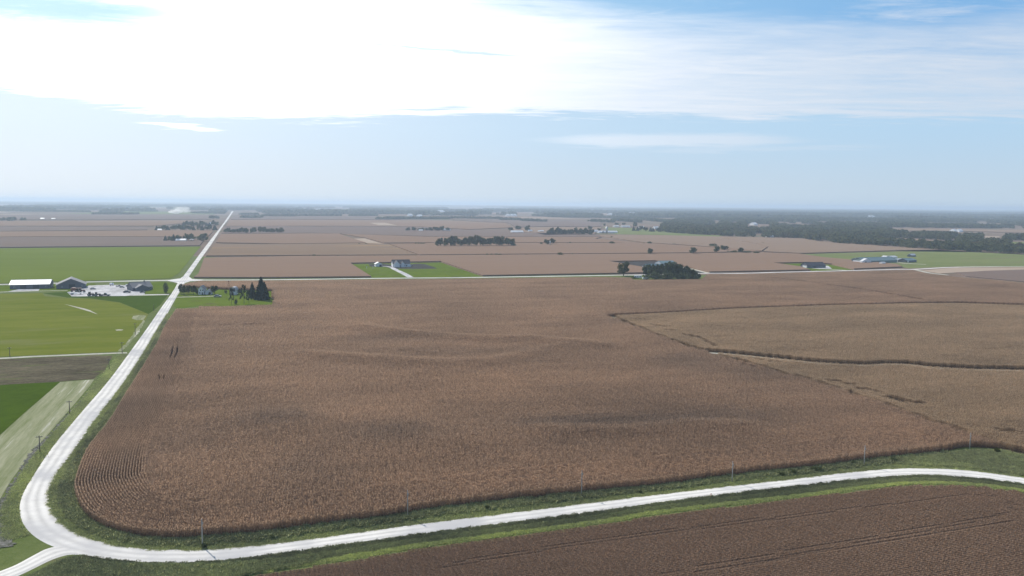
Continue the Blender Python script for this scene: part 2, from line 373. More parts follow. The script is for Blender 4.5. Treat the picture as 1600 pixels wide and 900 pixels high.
FAR = 46000
def make_ground():
    V = []; F = []; xs = [-38000, -8000, -2500, -900, -300, 0, 300, 900, 2500, 8000, 38000]; ys = [-4000, -600, 0, 150, 400, 900, 1800, 3500, 7000, 14000, 28000, FAR]
    for y in ys:
        for x in xs: V.append((x, y, 0))
    w = len(xs)
    for j in range(len(ys)-1):
        for i in range(w-1): F.append((j*w+i, j*w+i+1, (j+1)*w+i+1, (j+1)*w+i))
    tag(link('ground', mesh('ground', V, F, MT['land'])), kind='structure')
make_ground()
sheet('verge_ground', [G(-500, 905)-Vector((0, 40, 0)), G(2400, 905)-Vector((0, 40, 0)), G(2400, 800), G(1700, 590), G(1450, 430), G(900, 429), G(300, 400), G(180, 437), G(-300, 448)], MT['verge'], .02, kind='structure')

# main road: edges read from the photograph, carried to where they lie on the ground
outer = GP([(2050,846),(1850,804),(1700,774),(1600,756.8),(1532,748.5),(1465,743.7),(1420,743.7),(1330,750.7),(1240,761),(1180,767.5),(1080,780),(960,796.5),(810,816),(660,835),(560,849),(480,860),(400,871),(350,877),(300,880),(250,880.5),(202,879),(157,873),(110,865),
            (72,853),(45,834),(31.5,816),(29.5,796),(31.5,776),(47,752),(81,700),(131,640),(169,596),(201,553),(232,510),(255,476.5),(267.5,459.5),(278,442),(287,431),(310,400),(328,376),(344.5,355),(355,340.5),(362.2,330)])
inner = GP([(2050,826),(1850,789),(1700,763),(1600,746.7),(1510,734.3),(1442,731.4),(1397,732),(1330,737.7),(1240,748.5),(1180,755),(1030,772.5),(960,781),(810,800),(685,815),(560,832),(420,851),(330,859),(270,860.5),(225,858.6),(180,853),(139,842),
            (106,826),(86,808),(77,788),(77.5,765),(88,743),(114,709),(150,656),(188,607.5),(212,572),(230,543),(247,514),(260,493),(269,476),(279.5,458),(289,442),(295,432.5),(315,403),(331,380.5),(347.5,355),(358,340.5),(364.8,330)])
strip_between('gravel_road', outer, inner, MT['road'], .12, 1600, 11, power=2.0, smooth=7)
strip_between('side_road', GP([(92,853),(72,858),(58,865),(45,872),(20,885),(-20,900),(-60,915)]), GP([(125,867),(108,867),(90,871.5),(74,878),(50,890),(20,904),(-20,922)]), MT['road'], .115, 80, 9)
def lane(name, pts, w, mat, z=.1, label=None, n=120):
    P = smooth_line([(p.x, p.y) for p in GP(pts)], 2.0 if G(*pts[0]).y < 900 else 6.0)
    T = np.gradient(P, axis=0); T /= np.hypot(*T.T)[:, None]; N = np.stack([-T[:, 1], T[:, 0]], 1)
    step = max(1, len(P)//n)
    return strip_between(name, (P+N*w/2)[::step], (P-N*w/2)[::step], mat, z, min(n, max(6, len(P))), 5, label, crown=.04)
lane('cross_road', [(-80,446.6),(0,444.7),(87,442.5),(135,440.7),(200,439.2),(240,438.5),(284,437.4)], 8.0, MT['road'])
lane('cross_road', [(289,437.6),(310,437.6),(400,437.3),(500,436.2),(581,435),(641,434.4),(700,434),(790,432.7),(940,430.4),(1000,429.4),(1100,427),(1160,427),(1235,424.9),(1319,423),(1400,420.9),(1430,420.7),(1489,417.6),(1560,416.6),(1680,416)], 7.0, MT['road'], n=300)
# flared corners of the crossing
sheet('crossing', GP([(262,438.8),(276,441.8),(279,443.5),(288,442.5),(297,439.6),(318,438.2),(318,437),(300,436),(295,432),(287,431.2),(282,435),(262,437.8)]), MT['road'], .09)
lane('farm_lane', [(-60,459),(0,456.4),(40,455.2),(75,454.4),(108,453.8)], 4.5, MT['track'])
lane('farm_lane', [(190,461.4),(230,460.8),(268,460.2)], 6.0, MT['road'])
lane('field_lane', [(-60,562),(0,560),(50,557.2),(94,555.4),(150,553),(206,551)], 3.6, MT['track'])
lane('driveway', [(274,464.5),(300,463.8),(320,463.4),(336,462.6),(345,462.6)], 4.0, MT['track'])
lane('driveway', [(598,416.2),(606,416.5),(612,418),(622,423),(634,429),(643,434.4)], 8.0, MT['yard'])
lane('driveway', [(1056,416),(1072,418.6),(1090,422.5),(1108,427.2)], 7.0, MT['track'])
lane('driveway', [(1252,417.2),(1270,419.2),(1295,420.6),(1325,422.6)], 7.0, MT['track'])
lane('farm_lane', [(1430,421.2),(1450,426),(1470,428.6),(1489,430.6)], 6.0, MT['track'])
lane('driveway', [(1396,409.5),(1415,411.5),(1450,413.5)], 10.0, MT['track'])

# flat fields and lawns on the left
sheet('green_field', GP([(-120,390.5),(0,388.2),(220,386),(314,385.4),(308,392),(280,427),(270,433.6),(262,435.6),(200,437),(0,442.8),(-120,445)]), MT['green1'], .30, 'wide flat pale green field beyond the three grey farm buildings', 'stuff', 'green field')
sheet('green_field', GP([(-100,463),(0,459.5),(66,458),(70,463),(105,465.5),(142,467),(187,473),(217,485),(232,491),(222,509),(206,530),(191,549),(120,552.8),(0,557.4),(-100,561)]), MT['green2'], .10, 'yellow green hay field in front of the white roofed shed', 'stuff', 'green field')
sheet('lawn', GP([(66,458),(108,456),(112,461.5),(140,463.5),(262,461.5),(250,477),(232,491),(217,484.5),(187,472.5),(142,466.5),(105,465)]), MT['green3'], .08)
sheet('lawn', GP([(-40,448),(14,446.5),(80,445),(104,444.4),(140,443),(148,442.6),(160,455),(-40,456)]), MT['lawn'], .06)
sheet('lawn', GP([(200,459.5),(240,441),(256,440.5),(272,442.5),(276,446),(268,458.8)]), MT['lawn'], .07)
sheet('gravel_yard', GP([(105,457),(118,453.5),(132,450),(138,446.5),(172,445.2),(200,445.6),(214,452),(226,455),(226,460),(196,462.6),(112,463.4)]), MT['yard'], .12)
sheet('gravel_apron', GP([(12,455.6),(30,451.9),(62,451.6),(60,454.8)]), MT['yard'], .09)
sheet('lawn', GP([(271,479),(276,463),(282,454),(284,449),(300,449.5),(338,451.8),(425,455),(426,475.6),(356,478.5),(314,478.2),(279,482)]), MT['lawn'], .05)
sheet('stubble_field', GP([(-100,566),(0,562),(94,557.6),(176,556.4),(163,579),(146,592),(94,596.5),(0,602),(-100,607)]), MT['stubble'], .14, 'grey brown stubble field below the narrow pale lane', 'stuff', 'stubble field')
sheet('green_field', GP([(-150,609),(0,601.5),(94,597.2),(76,613),(37,646),(0,680),(-150,800)]), MT['green3'], .10, 'dark green field at the left edge beside the silty strip', 'stuff', 'green field')
sheet('silty_strip', GP([(94,597.2),(122,595),(147,593.2),(139,605),(96,655),(48,710),(18,750),(-6,790),(-60,860),(-150,900),(-150,802),(0,680.5),(37,647),(76,613)]), MT['silt'], .09, 'pale silty grass strip between the dark green field and the stony ditch', 'stuff', 'grass')
strip_between('silt_track', GP([(139,596),(120,607),(103,626),(76,655),(40,698),(4,745)]), GP([(143,596.2),(124,607),(107,626.6),(79,657),(44,700),(8,748)]), MT['silt'], .11, 200, 4, crown=0, jag=.5)
strip_between('stony_ditch', GP([(149,600),(126,627),(101,652),(77,680),(51,703),(29,738),(7,775),(-8,800),(-16,860)]), GP([(156,602),(135,630),(111,655),(89,683),(63,706),(43,741),(23,776),(12,800),(18,855)]), MT['stone'], .16, 220, 5, kind='stuff', label='grey stony ditch along the left side of the gravel road', crown=0, jag=.5)
sheet('sand_patch', GP([(100,475.2),(120,479.5),(131,482),(141,485.2),(153,491.5),(138,486.4),(126,483),(112,478.8)]), MT['track'], .13)
sheet('sand_patch', GP([(208,494),(218,492.5),(229,493.5),(224,500),(214,500.5),(206,498)]), MT['silt'], .13)
sheet('sand_patch', GP([(180,515.6),(186,515),(193,515.4),(190,516.6),(182,516.8)]), MT['track'], .13)
strip_between('silty_edge', GP([(224,500),(212,516),(198,535),(183,549)]), GP([(227,502),(216,520),(202,538),(190,550)]), MT['silt'], .14, 40, 4, crown=0, jag=.6)
# right of the centre: farm lots
sheet('lawn', GP([(581,434.2),(547,412.8),(689,410),(752,432.2),(700,433.2),(640,433.8)]), MT['lawn'], .05)
sheet('bare_soil', GP([(576,413),(600,412.5),(612,414.2),(655,412.2),(664,413),(680,418),(683,419.8),(645,420.4),(620,419.6),(646,433.4),(640,433.6),(612,419.5),(600,417),(578,416.6)]), MT['asphalt'], .09)
sheet('bare_soil', GP([(951,409.8),(1025,408.8),(1057,414.2),(1104,424.6),(1100,427),(1004,428.6),(1010,420),(985,416)]), MT['asphalt'], .06)
sheet('lawn', GP([(984,431.5),(1010,430.2),(1014,437.2),(990,436.6)]), MT['lawn'], .05)
sheet('lawn', GP([(1209,412.4),(1262,411.4),(1300,414),(1332,421.8),(1268,423.4),(1250,418.5)]), MT['lawn'], .05)
sheet('gravel_yard', GP([(1251,416.2),(1262,414),(1294,415.4),(1300,420),(1280,420.4),(1262,418.8)]), MT['yard'], .08)
sheet('pasture', GP([(1248,397.3),(1400,393),(1500,391.6),(1600,398),(1700,402),(1700,418.5),(1600,417.2),(1490,416.6),(1420,419.4),(1412,418),(1400,412.4),(1340,407.6),(1287,403)]), MT['pasture'], .10, 'green pasture around the sheds with green grey roofs', 'stuff', 'pasture')
sheet('pasture', GP([(942,355),(985,356.6),(1030,360.6),(1080,365),(1130,368.4),(1122,369.8),(1040,367.5),(962,366)]), MT['pasture'], .20, 'narrow green pasture in front of the far white farm sheds', 'stuff', 'pasture')

# ------------------------------------------------------------------ instanced stands of plants
def gn_scatter(name, pts, rots, scls, idx, tone, sources, label, cat, kind='stuff'):
    me = bpy.data.meshes.new(name); n = len(pts)
    me.vertices.add(n); me.vertices.foreach_set('co', np.asarray(pts, dtype=np.float32).ravel())
    for nm, ty, arr, key in (('rot', 'FLOAT_VECTOR', rots, 'vector'), ('scl', 'FLOAT_VECTOR', scls, 'vector'), ('idx', 'INT', idx, 'value'), ('tone', 'FLOAT', tone, 'value')):
        a = me.attributes.new(nm, ty, 'POINT'); a.data.foreach_set(key, np.asarray(arr, dtype=np.int32 if ty == 'INT' else np.float32).ravel())
    o = link(name, me); tag(o, label, cat, kind=kind)
    key = 'src_'+'_'.join(s.name for s in sources)
    col = bpy.data.collections.get(key[:60])
    if col is None:
        col = bpy.data.collections.new(key[:60])
        for s in sources: col.objects.link(s)
    ng = bpy.data.node_groups.new(name+'_nodes', 'GeometryNodeTree')
    ng.interface.new_socket('Geometry', in_out='INPUT', socket_type='NodeSocketGeometry')
    ng.interface.new_socket('Geometry', in_out='OUTPUT', socket_type='NodeSocketGeometry')
    gi = ng.nodes.new('NodeGroupInput'); go = ng.nodes.new('NodeGroupOutput'); L = ng.links.new
    ci = ng.nodes.new('GeometryNodeCollectionInfo'); ci.inputs[0].default_value = col
    ci.inputs['Separate Children'].default_value = True; ci.inputs['Reset Children'].default_value = True
    ip = ng.nodes.new('GeometryNodeInstanceOnPoints')
    def at(nm, ty):
        a = ng.nodes.new('GeometryNodeInputNamedAttribute'); a.data_type = ty; a.inputs['Name'].default_value = nm; return a.outputs[0]
    er = ng.nodes.new('FunctionNodeEulerToRotation'); L(at('rot', 'FLOAT_VECTOR'), er.inputs[0])
    L(gi.outputs[0], ip.inputs['Points']); L(ci.outputs[0], ip.inputs['Instance'])
    ip.inputs['Pick Instance'].default_value = True
    L(at('idx', 'INT'), ip.inputs['Instance Index']); L(er.outputs[0], ip.inputs['Rotation']); L(at('scl', 'FLOAT_VECTOR'), ip.inputs['Scale'])
    L(ip.outputs[0], go.inputs[0])
    md = o.modifiers.new('stand', 'NODES'); md.node_group = ng
    return o
def src(name, V, F, cv, mat): return bpy.data.objects.new(name, mesh(name, V, F, mat, cv=cv))

def corn_rows(nrow, length, mat, name, H=2.3, spacing=.76, plant=.21):
    V = []; F = []; cv = []; plant = length/round(length/plant)
    def quad(a, b, c, d, v):
        n = len(V); V.extend([a, b, c, d]); cv.extend([v]*4); F.append((n, n+1, n+2, n+3))
    for r in range(nrow):
        y0 = (r-(nrow-1)/2)*spacing
        for k in range(round(length/plant)):
            if random.random() < .04: continue
            x = -length/2+(k+.5)*plant+random.uniform(-.05, .05); y = y0+random.uniform(-.04, .04)
            h = H*random.uniform(.86, 1.06); lx, ly = random.uniform(-.12, .12), random.uniform(-.12, .12)
            v0 = random.uniform(.1, .9); w = .022
            quad((x-w, y, 0), (x+w, y, 0), (x+lx+w*.5, y+ly, h), (x+lx-w*.5, y+ly, h), v0)
            quad((x, y-w, 0), (x, y+w, 0), (x+lx, y+ly+w*.5, h*.96), (x+lx, y+ly-w*.5, h*.96), v0*.8)
            a0 = random.uniform(0, math.pi)
            for j in range(6):
                zt = h*(.36+.58*j/5)+random.uniform(-.08, .08); a = a0+math.pi*(j % 2)+random.uniform(-.7, .7)
                L1 = random.uniform(.15, .29); ca, sa = math.cos(a), math.sin(a); ww = .045
                bx, by = x+lx*zt/h, y+ly*zt/h; v = min(1, max(0, v0+random.uniform(-.35, .35)))
                p1 = (bx+ca*L1, by+sa*L1, zt+.10); p2 = (bx+ca*L1*1.7, by+sa*L1*1.7, zt-.32*random.uniform(.5, 1.3))
                quad((bx-sa*ww, by+ca*ww, zt), (bx+sa*ww, by-ca*ww, zt), (p1[0]+sa*ww, p1[1]-ca*ww, p1[2]), (p1[0]-sa*ww, p1[1]+ca*ww, p1[2]), v)
                quad((p1[0]-sa*ww, p1[1]+ca*ww, p1[2]), (p1[0]+sa*ww, p1[1]-ca*ww, p1[2]), (p2[0]+sa*ww*.5, p2[1]-ca*ww*.5, p2[2]), (p2[0]-sa*ww*.5, p2[1]+ca*ww*.5, p2[2]), v)
            tx, ty = x+lx, y+ly
            ta = random.uniform(0, math.pi); tc, ts = math.cos(ta)*.05, math.sin(ta)*.05
            quad((tx-tc, ty-ts, h-.05), (tx+tc, ty+ts, h-.05), (tx+1.7*tc, ty+1.7*ts, h+.22), (tx-1.7*tc, ty-1.7*ts, h+.24), min(1, v0+.3))
    return src(name, V, np.array(F), cv, mat)
def bean_rows(nrow, length, name):
    V = []; F = []; cv = []
    for r in range(nrow):
        y0 = (r-(nrow-1)/2)*.76
        for k in range(int(length*66)):
            x = random.uniform(-length/2, length/2); y = y0+random.gauss(0, .17); z = .78*math.exp(-((y-y0)/.42)**2)*random.uniform(.55, 1.08)
            a = random.uniform(0, 6.28); t = random.uniform(-.6, 1.2); s = random.uniform(.05, .10); v = random.random()
            u = Vector((math.cos(a), math.sin(a), 0))*s; q = Vector((-math.sin(a)*math.cos(t), math.cos(a)*math.cos(t), math.sin(t)))*s*1.5
            p = Vector((x, y, z)); n = len(V); V.extend([tuple(p-u-q), tuple(p+u-q), tuple(p+u+q), tuple(p-u+q)]); cv.extend([v]*4); F.append((n, n+1, n+2, n+3))
    return src(name, V, np.array(F), cv, MT['bean'])
def tuft(name, mat, h, n, spread, wide=.05):
    V = []; F = []; cv = []
    for k in range(n):
        a = random.uniform(0, 6.28); r = spread*math.sqrt(random.random()); p = Vector((math.cos(a)*r, math.sin(a)*r, 0))
        b = random.uniform(0, 6.28); ln = Vector((math.cos(b), math.sin(b), 0)); hh = h*random.uniform(.4, 1.1)*(1-.5*r/spread)
        w = Vector((-math.sin(b), math.cos(b), 0))*wide*random.uniform(.6, 1.6); m1 = p+ln*hh*.3+Vector((0, 0, hh*.7)); m2 = p+ln*hh*.75+Vector((0, 0, hh))
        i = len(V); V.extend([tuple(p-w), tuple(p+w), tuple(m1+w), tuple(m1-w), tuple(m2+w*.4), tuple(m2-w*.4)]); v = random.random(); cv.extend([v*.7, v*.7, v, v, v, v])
        F += [(i, i+1, i+2, i+3), (i+3, i+2, i+4, i+5)]
    return src(name, V, np.array(F), cv, mat)

TL, TR = 6.08, 8       # big tile: 8 rows, 6.08 m square
def field_height(P):   # very gentle swells and swales of the main field
    h = np.zeros(len(P))
    for line, amp, w in SWALES:
        h += amp*np.exp(-(dist_line(P, line)/w)**2)
    return h
SWALES = [([tuple(p[:2]) for p in GP(l)], a, w) for l, a, w in [
    ([(565,517),(600,522),(660,529),(700,532),(760,535),(830,535),(900,542),(940,546)], 1.7, 9.0),
    ([(480,560),(560,566),(640,572),(700,574),(760,573),(800,566),(850,554),(880,548)], 1.5, 9.0),
    ([(860,682),(930,683),(985,684),(1030,678),(1070,673),(1150,674)], 1.3, 7.0),
    ([(380,662),(430,664),(480,660)], 1.6, 20.0), ([(580,690),(640,688),(700,692)], 1.4, 22.0)]]
TONES = [(430,664,60,14,-.55),(610,686,75,16,-.45),(880,668,90,10,-.5),(1000,664,120,9,-.55),(1130,655,110,12,-.45),(180,740,60,40,-.35),(200,640,60,45,-.3),  # soft blobs of corn tone; the broad dark ones are painted undulation shade
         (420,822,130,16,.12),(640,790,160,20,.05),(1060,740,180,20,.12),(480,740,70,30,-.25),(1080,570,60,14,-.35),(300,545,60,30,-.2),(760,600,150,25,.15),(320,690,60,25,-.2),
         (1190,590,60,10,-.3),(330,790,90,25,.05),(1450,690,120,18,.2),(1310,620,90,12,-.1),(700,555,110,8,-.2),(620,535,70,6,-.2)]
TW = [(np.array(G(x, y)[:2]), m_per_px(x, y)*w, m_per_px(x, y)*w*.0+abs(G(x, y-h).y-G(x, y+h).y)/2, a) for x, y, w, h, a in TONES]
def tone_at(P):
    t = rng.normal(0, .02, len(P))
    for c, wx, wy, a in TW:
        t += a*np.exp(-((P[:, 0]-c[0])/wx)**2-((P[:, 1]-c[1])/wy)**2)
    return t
def U2(Z): return np.stack([np.cos(Z), np.sin(Z)], 1)
def corn_field(name, poly, sources_big, sources_small, label, edge=None, edge_w=0.0, gaps=(), hfun=None, grid_dir=EDIR, tone0=0.0, press=(), cat='corn field', seg=3.04, rows=TR, split=False):
    e = np.array(grid_dir[:2]); n = np.array([-e[1], e[0]])
    PP = np.array([[p[0], p[1]] for p in poly]); a = PP@e; b = PP@n
    ga, gb = np.meshgrid(np.arange(a.min(), a.max()+TL, TL), np.arange(b.min(), b.max()+TL, TL)); ga = ga+rng.uniform(-TL, 0, (ga.shape[0], 1)); ga, gb = ga.ravel(), gb.ravel()
    cen = ga[:, None]*e+gb[:, None]*n
    def ok(P, m=.3):
        r = inpoly(P, PP)
        if edge is not None: r &= dist_line(P, edge) > edge_w-m
        return r
    def gap(P, m):
        r = np.zeros(len(P), bool)
        for gl, gw in gaps: r |= dist_line(P, gl) < gw+m
        return r
    cs = [ok(cen+(sx*e+sy*n)*TL/2) for sx in (-1, -.33, .33, 1) for sy in (-1, -.33, .33, 1)]+[ok(cen)]
    alln = np.logical_and.reduce(cs)&~gap(cen, TL*.75); some = (np.logical_or.reduce(cs)|ok(cen, 6.0)|gap(cen, TL*.75))&~alln
    if split:      # stand built row by row throughout
        some |= alln; alln = alln&False
    big = cen[alln]; sub = []
    for k in range(rows):
        for s in (-1, 1):
            sub.append(cen[some]+s*e*seg/2+n*((k-(rows-1)/2)*.76))
    sm = np.concatenate(sub) if len(sub) else np.zeros((0, 2)); sm = sm[ok(sm, 1.5)&~gap(sm, 0)]
    
    pts = [big, sm]; ang0 = math.atan2(e[1], e[0])
    rz = [np.full(len(big), ang0)+math.pi*rng.integers(0, 2, len(big)), np.full(len(sm), ang0)+math.pi*rng.integers(0, 2, len(sm))]
    nb = len(sources_big); ids = [rng.integers(0, nb, len(big)), nb+rng.integers(0, len(sources_small), len(sm))]
    if edge is not None:     # headland: rows that follow the field's edge
        E = np.array(edge); T = np.gradient(E, axis=0); T /= np.hypot(*T.T)[:, None]; N = np.stack([T[:, 1], -T[:, 0]], 1)
        c0 = E[len(E)//2]+N[len(E)//2]*5
        if not inpoly(c0[None], PP)[0]: N = -N
        for r in range(int(edge_w/.76)):
            L = E+N*(r*.76+.38); s = np.concatenate([[0], np.cumsum(np.hypot(*(L[1:]-L[:-1]).T))])
            q = np.arange(rng.uniform(0, seg), s[-1], seg*.97); X = np.stack([np.interp(q, s, L[:, 0]), np.interp(q, s, L[:, 1])], 1)
            D = np.stack([np.interp(q+1, s, L[:, 0]), np.interp(q+1, s, L[:, 1])], 1)-X
            k = ~gap(X, 0)&inpoly(X, PP); X, D = X[k], D[k]
            pts.append(X); rz.append(np.arctan2(D[:, 1], D[:, 0])); ids.append(nb+rng.integers(0, len(sources_small), len(X)))
    P = np.concatenate(pts); Z = np.concatenate(rz); I = np.concatenate(ids)
    z = np.full(len(P), .03); rot = np.zeros((len(P), 3)); rot[:, 2] = Z
    if hfun:
        h0 = hfun(P); d = .5; ca, sa = np.cos(Z), np.sin(Z); U = np.stack([ca, sa], 1); W = np.stack([-sa, ca], 1)
        rot[:, 1] = -np.arctan((hfun(P+U*d)-hfun(P-U*d))/(2*d)); rot[:, 0] = np.arctan((hfun(P+W*d)-hfun(P-W*d))/(2*d)); z += h0
    sc = np.ones((len(P), 3)); sc[:, 2] = 1+rng.normal(0, .03, len(P)); sc[:, :2] *= 1.01
    for pl_, pw in press:
        q = np.minimum(dist_line(P-U2(Z)*.8, pl_), np.minimum(dist_line(P, pl_), dist_line(P+U2(Z)*.8, pl_))) < pw; sc[q, 2] *= .74
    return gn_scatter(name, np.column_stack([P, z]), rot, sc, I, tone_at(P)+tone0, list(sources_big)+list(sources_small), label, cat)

corn_big = [corn_rows(8, TL, MT['corn'], 'corn_block') for _ in range(4)]
corn_small = [corn_rows(1, 3.04, MT['corn'], 'corn_row') for _ in range(4)]
corn2_big = [corn_rows(8, TL, MT['corn2'], 'pale_corn_block') for _ in range(4)]
corn2_small = [corn_rows(1, 3.04, MT['corn2'], 'pale_corn_row') for _ in range(4)]
bean_big = [bean_rows(8, TL, 'bean_block') for _ in range(3)]
bean_small = [bean_rows(1, 3.04, 'bean_row') for _ in range(3)]

front = [(1566,701.6),(1510,699),(1465,707),(1352,719.6),(1280,729.2),(1155,742.8),(1030,759.5),(960,765.8),(810,780.5),(660,799),(600,809.5),(500,821),(420,832),(340,838.5),(270,844),(225,841),(191,835),(162,825),(139.5,812.5),(126,797),(117.5,776),(118,756),(137,709),(169,667.5),(197,620.6),(225,575.6),(246,540),(257,515),(275,487)]
fr_w = [(p.x, p.y) for p in GP(front)]
edge_line = smooth_line(fr_w, 1.0)
diag = [(947,495.8),(1000,516),(1060,540),(1078,547),(1150,567),(1250,596),(1300,610.5),(1330,620),(1380,637),(1442,661),(1510,683),(1555,697.5)]
upper = [(947,495.8),(1042,491.6),(1150,485),(1300,479.4),(1435,476.4),(1500,476.2),(1600,479.2),(2000,491)]
mid_t = [(1090,548.2),(1105,549.6),(1137,551.8),(1212,559.4),(1280,566.4),(1350,570),(1386,567.8),(1420,568.8),(1456,573.2),(1520,576.6),(1600,578.2),(2000,590)]
F1 = [tuple(p) for p in edge_line]+[(p.x, p.y) for p in GP([(284,486),(314,483),(356,483),(428,480.5),(425.5,455.2),(338,452),(300,449.7),(286,448.2),(298,445),(312,442.6),(400,442),(581,440.2),(700,439),(940,436),(984,437),(990,440.2),(1014,440.6),(1096,439.6),(1106,432),(1160,431.4),(1319,427.6),(1425,425.2),(1450,430.4),(1488,435.2),(1600,445),(2000,477)])]
F1 += [(p.x, p.y) for p in GP([(2000,489),(1600,478),(1500,475),(1435,475.6),(1300,478.6),(1150,484.2),(1042,490.8),(952,494.6)])]
F1 += [(p.x, p.y) for p in GP([(x-1.0, y+.6) for x, y in diag])]
gl = lambda pts: [tuple(p[:2]) for p in GP(pts)]
gaps1 = [(gl([(266,566),(271,547)]), .42), (gl([(273,566),(279,547)]), .42), (gl([(248,599),(250,593)]), .4), (gl([(255,598),(258,593)]), .4), (gl([(230,642),(231,637)]), .3),
         (gl([(311,513.2),(322,512.8)]), 1.6), (gl([(346,513),(366,512.2)]), 1.4), (gl([(387,512),(410,511.2)]), 1.6), (gl([(275,500),(320,500.4)]), .8), (gl([(255,525),(300,526)]), .9),
         (gl([(950,495),(1000,514),(1060,538)]), 1.2),
         (gl([(1200,436),(1252,442),(1290,447),(1365,458),(1440,471)]), 2.6), (gl([(1130,566),(1190,582)]), .9)]
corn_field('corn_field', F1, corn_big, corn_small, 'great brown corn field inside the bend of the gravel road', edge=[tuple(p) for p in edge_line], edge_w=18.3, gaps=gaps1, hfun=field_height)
F2 = GP([(x+14 if x < 1000 else x, y+1.7) for x, y in upper])+GP(mid_t)[::-1]+GP([(1062,539),(1004,516)])
corn_field('corn_field', F2, corn2_big, corn2_small, 'paler tan corn field at the right, above the dark grassy cut', gaps=[(gl([(994,503),(1012,504)]), 2.2), (gl([(1018,512),(1040,515)]), 2.4), (gl([(1040,520),(1056,521)]), 2), (gl([(1066,527),(1090,532)]), 2.6), (gl([(1092,533),(1120,546)]), 1.6)])
F3 = GP([(x+(10 if x < 1120 else 0), y+6.8) for x, y in mid_t[1:]])+GP([(2000,812),(1600,708),(1562,700)])+GP([(x+2.6, y-1.2) for x, y in diag[4:-1]])[::-1]
corn_field('corn_field', F3, corn2_big, corn2_small, 'pale corn field below the dark cut, at the right edge', gaps=[(gl([(1296,601),(1305,602)]), 2.5), (gl([(1318,606),(1330,607)]), 2), (gl([(1344,614),(1372,619)]), 2), (gl([(1393,628),(1412,632)]), 3), (gl([(1415,634),(1438,637)]), 2.4), (gl([(1560,680),(1585,682)]), 2.2), (gl([(1175,566),(1215,572)]), 1.6)])
F0 = GP([(2050,868),(1700,788),(1600,768.5),(1510,758),(1420,757.4),(1352,763.8),(1240,778.6),(1030,802.8),(960,815.4),(810,835.4),(660,855.4),(560,872),(480,885),(400,897),(380,904),(300,935),(2250,1060)])
ruts = [(gl([(704,884),(800,868),(905,851),(1000,838),(1120,823),(1250,807),(1300,801),(1400,791),(1500,777),(1560,779),(1588,792)]), .30), (gl([(706,889),(800,873.5),(905,855.5),(1000,842.5),(1120,827),(1300,805)]), .36),
        (gl([(1040,900),(1150,880),(1280,857),(1400,836),(1480,821),(1550,812),(1580,803),(1588,792)]), .32), (gl([(1085,900),(1160,887),(1290,862),(1410,841),(1500,824),(1560,812)]), .32)]
for k in range(24):
    x = 1150+k*18.5; y = 890-(x-1150)*.166; ruts.append((gl([(x, y), (x+7, y-1.1)]), .40))
F0 = [p-Vector((0, 2.3, 0)) for p in F0]
corn_field('bean_field', F0, bean_big, bean_small, 'smooth dull brown bean field below the road with curving wheel tracks', press=ruts, rows=TR, split=True, tone0=.0, cat='bean field', grid_dir=(G(1240,778)-G(660,855)).normalized())
sheet('field_soil', GP([(940,493),(1300,476),(1500,473),(2020,489),(2020,820),(1600,712),(1556,700),(1300,616),(1060,545)]), MT['residue'], .04)
for nm, poly in (('field_soil', F1), ('field_soil', F2), ('field_soil', F3), ('field_soil', F0)):
    sheet(nm, poly, MT['soil'], .05)
def swell_soil():      # soil surface under the swells
    P = np.array([(p[0], p[1]) for p in F1]); xs = np.arange(P[:, 0].min(), P[:, 0].max(), 5.0); ys = np.arange(P[:, 1].min(), P[:, 1].max(), 5.0)
    X, Y = np.meshgrid(xs, ys); Q = np.column_stack([X.ravel(), Y.ravel()]); H = field_height(Q); ins = inpoly(Q, P); w = len(xs)
    V = np.column_stack([Q, H+.0]); k = np.arange(len(Q)).reshape(X.shape); f = np.stack([k[:-1, :-1], k[:-1, 1:], k[1:, 1:], k[1:, :-1]], -1).reshape(-1, 4)
    f = f[(H[f].max(1) > .06)&ins[f].all(1)]; used, inv = np.unique(f, return_inverse=True)
    tag(link('field_soil', mesh('field_soil', V[used], inv.reshape(-1, 4), MT['soil'], True)), kind='structure')
swell_soil()
lane('grass_cut', [(x, y+1.7) for x, y in mid_t[1:]], 3.6, MT['track'], .12)

# roadside growth
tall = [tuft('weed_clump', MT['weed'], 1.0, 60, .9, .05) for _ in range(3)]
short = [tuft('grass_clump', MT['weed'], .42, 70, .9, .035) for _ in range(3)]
def between(A, B, n, lo=0.0, hi=1.0, power=1.0):
    A, B = np.array(A), np.array(B); ia = rng.uniform(0, 1, n)
    pa = np.stack([np.interp(ia*(len(A)-1), np.arange(len(A)), A[:, k]) for k in (0, 1)], 1)
    pb = np.stack([np.interp(ia*(len(B)-1), np.arange(len(B)), B[:, k]) for k in (0, 1)], 1)
    t = (lo+(hi-lo)*rng.uniform(0, 1, n)**power)[:, None]; return pa*(1-t)+pb*t
def scat(name, P, srcs, label, smin, smax, tone=0.0, cat='grass'):
    n = len(P); s = rng.uniform(smin, smax, n); rot = np.zeros((n, 3)); rot[:, 2] = rng.uniform(0, 6.28, n)
    t = tone+.5*np.sin(P[:, 0]*.13+3*np.sin(P[:, 1]*.07))*.4+rng.normal(0, .2, n)
    return gn_scatter(name, np.column_stack([P, np.full(n, .04)]), rot, np.column_stack([s, s, s*rng.uniform(.7, 1.2, n)]), rng.integers(0, len(srcs), n), t, srcs, label, cat)
def even(line, n):
    P = smooth_line([(p[0], p[1]) for p in line], 1.0); s = np.concatenate([[0], np.cumsum(np.hypot(*(P[1:]-P[:-1]).T))]); q = np.linspace(0, s[-1], n)
    return np.stack([np.interp(q, s, P[:, 0]), np.interp(q, s, P[:, 1])], 1)
